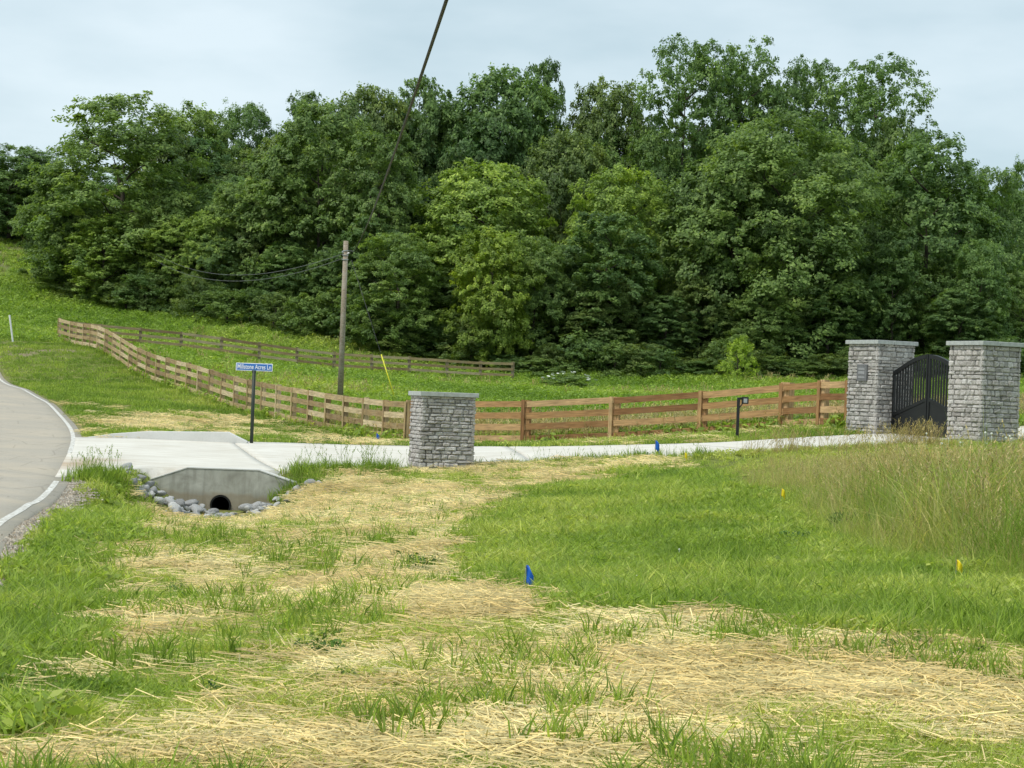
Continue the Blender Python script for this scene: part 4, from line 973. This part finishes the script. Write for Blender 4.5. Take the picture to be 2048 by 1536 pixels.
def seedheads(r, n, rad, h, wd, head):
    """stalk (thin tri strip) with a plume"""
    VV = []; FF = []; LV = []; k = 0
    for i in range(n):
        a = r.uniform(0, 6.283); q = rad * math.sqrt(r.random()); b = np.array([math.cos(a) * q, math.sin(a) * q, -.02]); d = r.uniform(0, 6.283); hh = h * r.uniform(.65, 1.15)
        ln = r.uniform(.08, .32) * hh; tip = b + [math.cos(d) * ln, math.sin(d) * ln, hh]; md_ = b + [math.cos(d) * ln * .3, math.sin(d) * ln * .3, hh * .6]
        f = r.uniform(0, 6.283); s = np.array([math.cos(f), math.sin(f), 0]) * wd / 2
        VV += [b - s, b + s, md_ + s, md_ - s, tip]; FF += [[k, k+1, k+2], [k, k+2, k+3], [k+3, k+2, k+4]]; k += 5
        for q_ in range(5):
            p_ = md_ + (tip - md_) * (.55 + .11 * q_); e_ = p_ + [r.normal(0, head * .35), r.normal(0, head * .35), head * .55]; g = np.array([r.normal(0, 1), r.normal(0, 1), 0]); g = g / (np.linalg.norm(g) + 1e-6) * wd * 1.6
            VV += [p_ - g, p_ + g, e_]; FF += [[k, k+1, k+2]]; k += 3
        LV += [r.random()] * 20
    return np.array(VV), np.array(FF), np.array(LV)
def merge(*parts):
    V = []; F_ = []; L_ = []; b = 0
    for v_, f, l in parts: V.append(v_); F_.append(f + b); L_.append(l); b += len(v_)
    return np.vstack(V), np.vstack(F_), np.concatenate(L_)
def gn_tree():
    ng = bpy.data.node_groups.new('scatter_tufts', 'GeometryNodeTree')
    ng.interface.new_socket('Geometry', in_out='INPUT', socket_type='NodeSocketGeometry'); ng.interface.new_socket('Geometry', in_out='OUTPUT', socket_type='NodeSocketGeometry')
    nd = ng.nodes; gi = nd.new('NodeGroupInput'); go = nd.new('NodeGroupOutput'); lk = ng.links.new
    def att(nm, ty):
        n_ = nd.new('GeometryNodeInputNamedAttribute'); n_.data_type = ty; n_.inputs['Name'].default_value = nm; return n_.outputs[0]
    sep = nd.new('GeometryNodeSeparateGeometry'); sep.domain = 'POINT'; cmp_ = nd.new('FunctionNodeCompare'); cmp_.data_type = 'FLOAT'; cmp_.operation = 'GREATER_THAN'; cmp_.inputs[1].default_value = .5
    lk(att('ispt', 'FLOAT'), cmp_.inputs[0]); lk(gi.outputs[0], sep.inputs['Geometry']); lk(cmp_.outputs[0], sep.inputs['Selection'])
    spl = nd.new('GeometryNodeSplitToInstances'); spl.domain = 'POINT'; lk(sep.outputs['Inverted'], spl.inputs['Geometry']); lk(att('var', 'INT'), spl.inputs['Group ID'])
    iop = nd.new('GeometryNodeInstanceOnPoints'); lk(sep.outputs['Selection'], iop.inputs['Points']); lk(spl.outputs[0], iop.inputs['Instance']); iop.inputs['Pick Instance'].default_value = True
    lk(att('var', 'INT'), iop.inputs['Instance Index'])
    e2r = nd.new('FunctionNodeEulerToRotation'); lk(att('rot', 'FLOAT_VECTOR'), e2r.inputs[0]); lk(e2r.outputs[0], iop.inputs['Rotation']); lk(att('scl', 'FLOAT_VECTOR'), iop.inputs['Scale'])
    lk(iop.outputs[0], go.inputs[0]); return ng
NG = gn_tree()
def scatter(name, label, cat, tufts, pos, scl, tint, mat, tilt=.1, mats=None, rotz=None):
    n = len(pos); r = np.random.default_rng(len(name) * 17 + n)
    V = []; F_ = []; Lv = []; va = []; b = 0; mi = []
    for i, tf in enumerate(tufts):
        v_, f, l = tf; V.append(v_); F_.append(f + b); Lv.append(l); va.append(np.full(len(v_), i)); b += len(v_)
    nv = b; V.append(pos); V = np.vstack(V); F_ = np.vstack(F_)
    var = np.concatenate(va + [r.integers(0, len(tufts), n)]); isp = np.concatenate([np.zeros(nv), np.ones(n)])
    rot = np.zeros((nv + n, 3)); rot[nv:, 0] = r.normal(0, tilt, n); rot[nv:, 1] = r.normal(0, tilt, n); rot[nv:, 2] = r.uniform(0, 6.283, n) if rotz is None else rotz
    sc_ = np.ones((nv + n, 3)); sc_[nv:] = scl if np.ndim(scl) == 2 else np.repeat(np.asarray(scl)[:, None], 3, 1)
    ti = np.zeros(nv + n); ti[nv:] = np.clip(tint, 0, 1); lv = np.concatenate(Lv + [np.zeros(n)])
    me = mk_mesh(name, V, F_, mat, [('ispt', 'FLOAT', 'POINT', isp), ('var', 'INT', 'POINT', var), ('rot', 'FLOAT_VECTOR', 'POINT', rot), ('scl', 'FLOAT_VECTOR', 'POINT', sc_), ('tint', 'FLOAT', 'POINT', ti), ('lv', 'FLOAT', 'POINT', lv)])
    o = link(name, me); md = o.modifiers.new('scatter', 'NODES'); md.node_group = NG
    tag(o, label, cat, kind='stuff'); return o
def sample(n, y0, y1, smax=.33, p=1.0):
    y = np.exp(rng.uniform(math.log(y0), math.log(y1), n)); x = rng.uniform(-1, 1, n) * (smax * y + 1.8)
    z = hground(x, y); px_, py_ = project(np.stack([x, y, z], 1)); return x, y, z, px_, py_
def sel(arrs, k): return [a[k] for a in arrs]
tr_ = np.random.default_rng(55)
# near lawn
x, y, z, px, py = sample(105000, 7.3, 54, .30)
sa = straw_amt(x, y, px, py); ok = ~hard(x, y) & ~in_field(x, y) & ~(inpoly(px, py, TALL) & (rng.random(len(x)) < .4))
wx, wy = warp(x, y, px, py)
re_x = np.interp(y, road_edge[:, 1], road_edge[:, 0]); ok &= (x - re_x > .2 + .5 * fbm(x * 1.5, y * 1.5, 77) * (y < 42)) & ~((np.abs(x - HW_X) < 1.75) & (y > HW_Y - 2.6) & (y < HW_Y + .5) & (ditch(x, y) > .3))
lush = inpoly(wx, wy, LUSH) | (inpoly(wx, wy, LEFTG) & (rng.random(len(x)) < .45))
ok &= rng.random(len(x)) < np.where(lush, .9, .95 * (1 - .62 * sa)) 
x, y, z, px, py, sa, lush, wx, wy = sel([x, y, z, px, py, sa, lush, wx, wy], ok)
pn = fbm(x * .8, y * .8, 12); big = fbm(x * .25, y * .25, 14)
sc_ = (.75 + .5 * rng.random(len(x))) * np.where(lush, 1.0, .66) * (.3 + 1.4 * pn) * (1 + .012 * y)
L2 = inpoly(wx, wy, LEFTG); sc_ *= np.where(L2, 1.35, 1)
tint = .48 + (pn - .5) * 1.6 + (big - .5) * .8 + rng.normal(0, .17, len(x)) + np.where(lush, 0, .30)
tufts = [blades(tr_, 20, .12, .10, .0085, 1.3) for _ in range(4)] + [merge(blades(tr_, 12, .11, .10, .009, 1.2), leafy(tr_, 30, .12, .075, .034, .7)) for _ in range(4)]
scatter('lawn_grass', 'short green grass and clover growing through the straw', 'grass', tufts, np.stack([x, y, z], 1), sc_, tint, M['lawn'], .12)
# taller blades poking out of the straw
x, y, z, px, py = sample(22000, 7.3, 50, .30)
cl_ = fbm(x * .9, y * .9, 44); ok = ~hard(x, y) & ~in_field(x, y) & ~inpoly(px, py, TALL) & (x - np.interp(y, road_edge[:, 1], road_edge[:, 0]) > .9) & (rng.random(len(x)) < sstep(.45, .62, cl_)) & ~((np.abs(x - HW_X) < 1.8) & (np.abs(y - HW_Y) < 3))
x, y, z, px, py = sel([x, y, z, px, py], ok)
tufts = [blades(tr_, 12, .06, .22, .011, .7) for _ in range(5)]
scatter('grass_clumps', 'taller green grass clumps sprouting across the lawn', 'grass', tufts, np.stack([x, y, z], 1), rng.uniform(.55, 1.1, len(x)), .4 + rng.normal(0, .2, len(x)), M['lawn'], .15)
# straw
x, y, z, px, py = sample(62000, 7.3, 72, .30)
sa = straw_amt(x, y, px, py); re_x = np.interp(y, road_edge[:, 1], road_edge[:, 0])
ok = ~hard(x, y) & (rng.random(len(x)) < np.clip(sa * 1.1 + .05 * (1 - inpoly(px, py, LUSH)), 0, 1)) & ~inpoly(px, py, TALL) & (x > re_x + np.where(y < 42, 1.0, .4)) & ~in_field(x, y) & ~((np.abs(x - HW_X) < 1.6) & (y > HW_Y - 2.3) & (y < HW_Y + .5))
x, y, z, px, py, sa = sel([x, y, z, px, py, sa], ok)
tufts = [straws(tr_, 30, .18, .155, .0046, .06) for _ in range(6)]
scatter('straw_mulch', 'loose yellow straw mulch spread over the new lawn', 'straw', tufts, np.stack([x, y, z + .012 * sa], 1), (.75 + .5 * rng.random(len(x))) * (1 + .016 * y), .5 + (fbm(x * 1.5, y * 1.5, 61) - .5) * 1.1 + rng.normal(0, .13, len(x)), M['strawm'], .07, rotz=rng.normal(0, .4, len(x)) + (fbm(x * .8, y * .8, 90) - .5) * 2.4 + np.pi * rng.integers(0, 2, len(x)))
# loose gravel along the road edge
yv = rng.uniform(14, 42, 2600); xv = np.interp(yv, road_edge[:, 1], road_edge[:, 0]) + .10 + np.abs(rng.normal(0, .2, len(yv))); keep = ~inpoly(xv, yv, drive_poly); xv, yv = xv[keep], yv[keep]
def grit(r, n):
    V = []; F_ = []
    for k in range(n):
        c_ = np.array([r.normal(0, .07), r.normal(0, .07), .0]); q_ = r.uniform(.006, .018)
        b = len(V); V += [c_ + q_ * np.array(v_) * r.uniform(.7, 1.3) for v_ in ((1, 0, 0), (-.6, .8, 0), (-.6, -.8, 0), (.1, .1, 1))]; F_ += [[b, b + 1, b + 3], [b + 1, b + 2, b + 3], [b + 2, b, b + 3]]
    return np.array(V), np.array(F_), np.repeat(r.uniform(0, 1, n), 4)
scatter('road_gravel', 'loose grey brown gravel along the edge of the road', 'gravel', [grit(tr_, 14) for _ in range(4)], np.stack([xv, yv, np.maximum(hground(xv, yv), hbase(xv, yv) - .02)], 1), rng.uniform(.7, 1.4, len(xv)), rng.uniform(0, 1, len(xv)), M['gravel'], .05)
# dark broad-leaf weeds
spots = [(372, 1130, 19, 1.3), (385, 1175, 18, 1), (640, 1300, 13, 1.2), (620, 1290, 13.2, 1), (835, 1085, 21, 1.6), (860, 1100, 21, 1.4), (808, 1070, 22, 1.3), (935, 1190, 17, 1), (1840, 1335, 13, 1.4), (1855, 1345, 13, 1.1), (1580, 1075, 23, 1.8), (1690, 1035, 25, 2.2), (1660, 1045, 25, 1.8),
         (1288, 910, 46.2, 1.1), (1215, 917, 46, 1), (1185, 920, 46, 1), (470, 1430, 11, 1), (700, 1400, 11.5, 1), (1560, 1140, 18.5, 1.1), (560, 1110, 21, 1), (1390, 1125, 19, 1.0), (880, 1160, 18, 1.0), (1115, 905, 54.5, 2.0), (640, 895, 55, 2), (700, 893, 55, 2), (1300, 893, 54, 1.5), (225, 970, 40.5, 1.4), (620, 985, 42.7, 1.5)]
pos = []; scl = []
for a, b, Y_, s in spots:
    q_ = P(a, b, Y_)
    for k in range(5):
        x_ = q_[0] + random.gauss(0, .09 * s); y_ = q_[1] + random.gauss(0, .15 * s); pos.append((x_, y_, H(x_, y_))); scl.append(s * random.uniform(.45, .95))
tufts = [merge(leafy(tr_, 55, .08, .13, .034, .45), blades(tr_, 10, .06, .16, .006, .5)) for _ in range(4)]
scatter('broadleaf_weeds', 'dark green broad leaved weeds dotted over the lawn', 'weeds', tufts, np.array(pos), np.array(scl), rng.uniform(0, 1, len(pos)), M['weed'], .15)
# clover flowers and white umbels
pos = []
for a, b, Y_, n_, sp_ in ((1300, 1140, 18.5, 9, .35), (1365, 1063, 22, 1, .1), (1230, 1150, 18.2, 4, .3), (1985, 888, 45.5, 9, .5), (1930, 892, 45, 4, .4), (2030, 878, 46.5, 6, .4)):
    for k in range(n_):
        q_ = P(a, b, Y_); x_ = q_[0] + random.gauss(0, sp_); y_ = q_[1] + random.gauss(0, sp_); pos.append((x_, y_, H(x_, y_) + (.09 if Y_ < 30 else random.uniform(.12, .4)), .011 if Y_ < 30 else random.uniform(.014, .03)))
mb = MB()
for x_, y_, z_, r_ in pos:
    mb.tube([(x_, y_, z_ - r_), (x_, y_, z_), (x_, y_, z_ + r_ * .8)], [r_ * .5, r_, r_ * .5], 6); mb.tube([(x_, y_, z_ - .5), (x_, y_, z_)], .003, 3)
tag(link('white_wildflowers', mb.mesh('white_wildflowers', M['petal'])), 'small white wildflowers dotted in the grass', 'flowers', kind='stuff')
# mown bank left of the fence, verge between drive and fence
x, y, z, px, py = sample(60000, 50, 118, .36)
ok = ~hard(x, y) & ~in_field(x, y) & (x > np.interp(y, road_edge[:, 1], road_edge[:, 0]) + .5) & (x < 9.5) & (rng.random(len(x)) > straw_amt(x, y, px, py) * .9)
x, y, z, px, py = sel([x, y, z, px, py], ok)
tufts = [blades(tr_, 26, .22, .10, .016, .8) for _ in range(4)]
pn = fbm(x * .5, y * .3, 71)
scatter('mown_grass', 'mown green grass on the bank beside the road', 'grass', tufts, np.stack([x, y, z], 1), (.8 + .6 * pn) * rng.uniform(.8, 1.3, len(x)), .42 + (pn - .5) * 1.7 + rng.normal(0, .14, len(x)), M['lawn'], .1)
# tufts along the fences
pos = []
for pl_ in (pts, pts2):
    for a, b in zip(pl_[:-1], pl_[1:]):
        for k in range(9):
            f = random.random(); x_ = a[0] * (1 - f) + b[0] * f + random.gauss(0, .18); y_ = a[1] * (1 - f) + b[1] * f + random.gauss(0, .25); pos.append((x_, y_, H(x_, y_)))
tufts = [blades(tr_, 26, .14, .26, .016, .6) for _ in range(4)]
scatter('fence_grass', 'longer grass left unmown along the fence feet', 'grass', tufts, np.array(pos), rng.uniform(.5, 1.25, len(pos)), rng.normal(.35, .2, len(pos)), M['lawn'], .12)
# tufts along the driveway's near edge and the bank by the headwall
pos = []; scl = []
def edge(n_, a, b, spread, s0, s1):
    for k in range(n_):
        f = random.random(); q_ = P(*a) * (1 - f) + P(*b) * f; x_ = q_[0] + random.gauss(0, .2); y_ = q_[1] - abs(random.gauss(0, spread))
        if not hard(np.array([x_]), np.array([y_]))[0]: pos.append((x_, y_, H(x_, y_))); scl.append(random.uniform(s0, s1))
edge(150, (560, 946, 43.6), (790, 946, 46.2), .45, .6, 1.5); edge(80, (560, 950, 43.4), (640, 985, 42.9), .3, .6, 1.2); edge(90, (165, 958, 39.6), (262, 962, 41.2), .5, .6, 1.5)
edge(60, (950, 936, 47.4), (1180, 921, 46.5), .15, .4, 1.0); edge(40, (1180, 921, 46.5), (1420, 906, 45.4), .2, .4, 1.1)
tufts = [blades(tr_, 30, .12, .24, .012, .6) for _ in range(4)] + [merge(blades(tr_, 18, .1, .26, .012, .6), seedheads(tr_, 3, .08, .5, .006, .05)) for _ in range(2)]
scatter('driveway_edge_grass', 'ragged green grass tufts lining the near edge of the driveway', 'grass', tufts, np.array(pos), np.array(scl), rng.normal(.3, .18, len(pos)), M['lawn'], .15)
# tall meadow grass on the right
x, y, z, px, py = sample(42000, 16, 62, .40)
tl_ = inpoly(px, py, TALL) | ((x > 12.2) & (y > 45)); ok = tl_ & ~hard(x, y) & (x > 2) & ~in_field(x, y) 
ok |= (x > 13) & (y > 45) & (y < 62)
_yf = P(1560, 1013, 29); ok &= ~((np.abs(x - _yf[0] * y / 29) < .3) & (y > 24) & (y < 29.3)); _yf = P(1911, 1168, 19); ok &= ~((np.abs(x - _yf[0]) < .3) & (y > 15) & (y < 19.2))
x, y, z, px, py = sel([x, y, z, px, py], ok)
grow = np.clip(.45 + .65 * sstep(0, 90, 1128 - py) , 0, 1.1); pn = fbm(x * .7, y * .7, 81)
edge_ = sstep(-60, 300, (fbm(x * .9, y * .9, 86) - .5) * 300 + px - np.interp(py, [880, 955, 1000, 1130, 1180], [1480, 1400, 1480, 1760, 2048]))
grow = (.32 + .50 * edge_) * (.35 + 1.3 * pn) * (1 + .3 * sstep(.6, 1, edge_) * (1 - sstep(26, 34, y))) * (1.0 - .45 * sstep(24, 36, y)) * (1 - .5 * sstep(38, 44.5, y))
tufts = [blades(tr_, 14, .16, .62, .0085, 1.0) for _ in range(5)]
scatter('tall_grass', 'tall uncut green meadow grass on the right', 'grass', tufts, np.stack([x, y, z], 1), grow * rng.uniform(.45, 1.3, len(x)), .22 + (pn - .5) * 1.2 + 1.6 * (fbm(x * .3, y * .3, 87) - .5) + .45 * sstep(26, 36, y) + rng.normal(0, .28, len(x)), M['tall'], .3)
k = (rng.random(len(x)) < (.16 + .70 * sstep(24, 33, y)) * (.4 + .6 * edge_) * sstep(.36, .6, fbm(x * .45, y * .45, 83) + .08 * sstep(24, 38, y))); 
tufts = [seedheads(tr_, 9, .22, .78, .0046, .06) for _ in range(5)]
scatter('seeding_grass', 'brown seed heads rising above the tall meadow grass', 'grass', tufts, np.stack([x[k], y[k], z[k]], 1), (grow * rng.uniform(.75, 1.2, len(x)))[k], rng.normal(.35, .25, k.sum()), M['seed'], .16)
# dry weeds before the gate
pos = []
for k in range(55):
    q_ = P(random.uniform(1775, 1880), 876, 46.8); x_, y_ = q_[0], q_[1] + random.uniform(-.6, .2); pos.append((x_, y_, H(x_, y_)))
for k in range(45):
    q_ = P(random.uniform(1480, 1780), 890, 45.6); x_, y_ = q_[0], q_[1] + random.uniform(-.9, .1); pos.append((x_, y_, H(x_, y_)))
pos = np.array(pos); pos = pos[~hard(pos[:, 0], pos[:, 1])]
tufts = [merge(seedheads(tr_, 8, .2, .7, .006, .09), blades(tr_, 8, .12, .4, .010, .9)) for _ in range(4)]
scatter('dry_weeds', 'brown dry weeds and grasses in front of the gate', 'weeds', tufts, pos, rng.uniform(.45, .95, len(pos)), rng.normal(.15, .2, len(pos)), M['seed'], .28)
# field beyond the fences
x, y, z, px, py = sample(70000, 53, 172, .34)
ok = in_field(x, y) & ~hard(x, y); x, y, z, px, py = sel([x, y, z, px, py], ok)
pn = fbm(x * .35, y * .25, 91); pb2 = fbm(x * .12, y * .10, 95)
tufts = [merge(leafy(tr_, 24, .30, .34, .13, .5), blades(tr_, 14, .3, .36, .024, .5)) for _ in range(5)]
scatter('field_weeds', 'bright green weeds and grass covering the field below the woods', 'weeds', tufts, np.stack([x, y, z], 1), (.55 + .9 * pn) * rng.uniform(.7, 1.25, len(x)), .42 + (pb2 - .5) * 1.3 + (pn - .5) * .6 + rng.normal(0, .13, len(x)), M['field'], .12)
k = (rng.random(len(x)) < .06 * sstep(.5, .65, pb2)) | ((rng.random(len(x)) < .25) & (y < 75) & (x > -6))
tufts = [seedheads(tr_, 9, .28, .62, .012, .09) for _ in range(4)]
scatter('field_seed_grass', 'straw coloured seeding grass within the field', 'grass', tufts, np.stack([x[k], y[k], z[k]], 1), rng.uniform(.6, 1.1, k.sum()), rng.normal(.4, .2, k.sum()), M['seed'], .1)
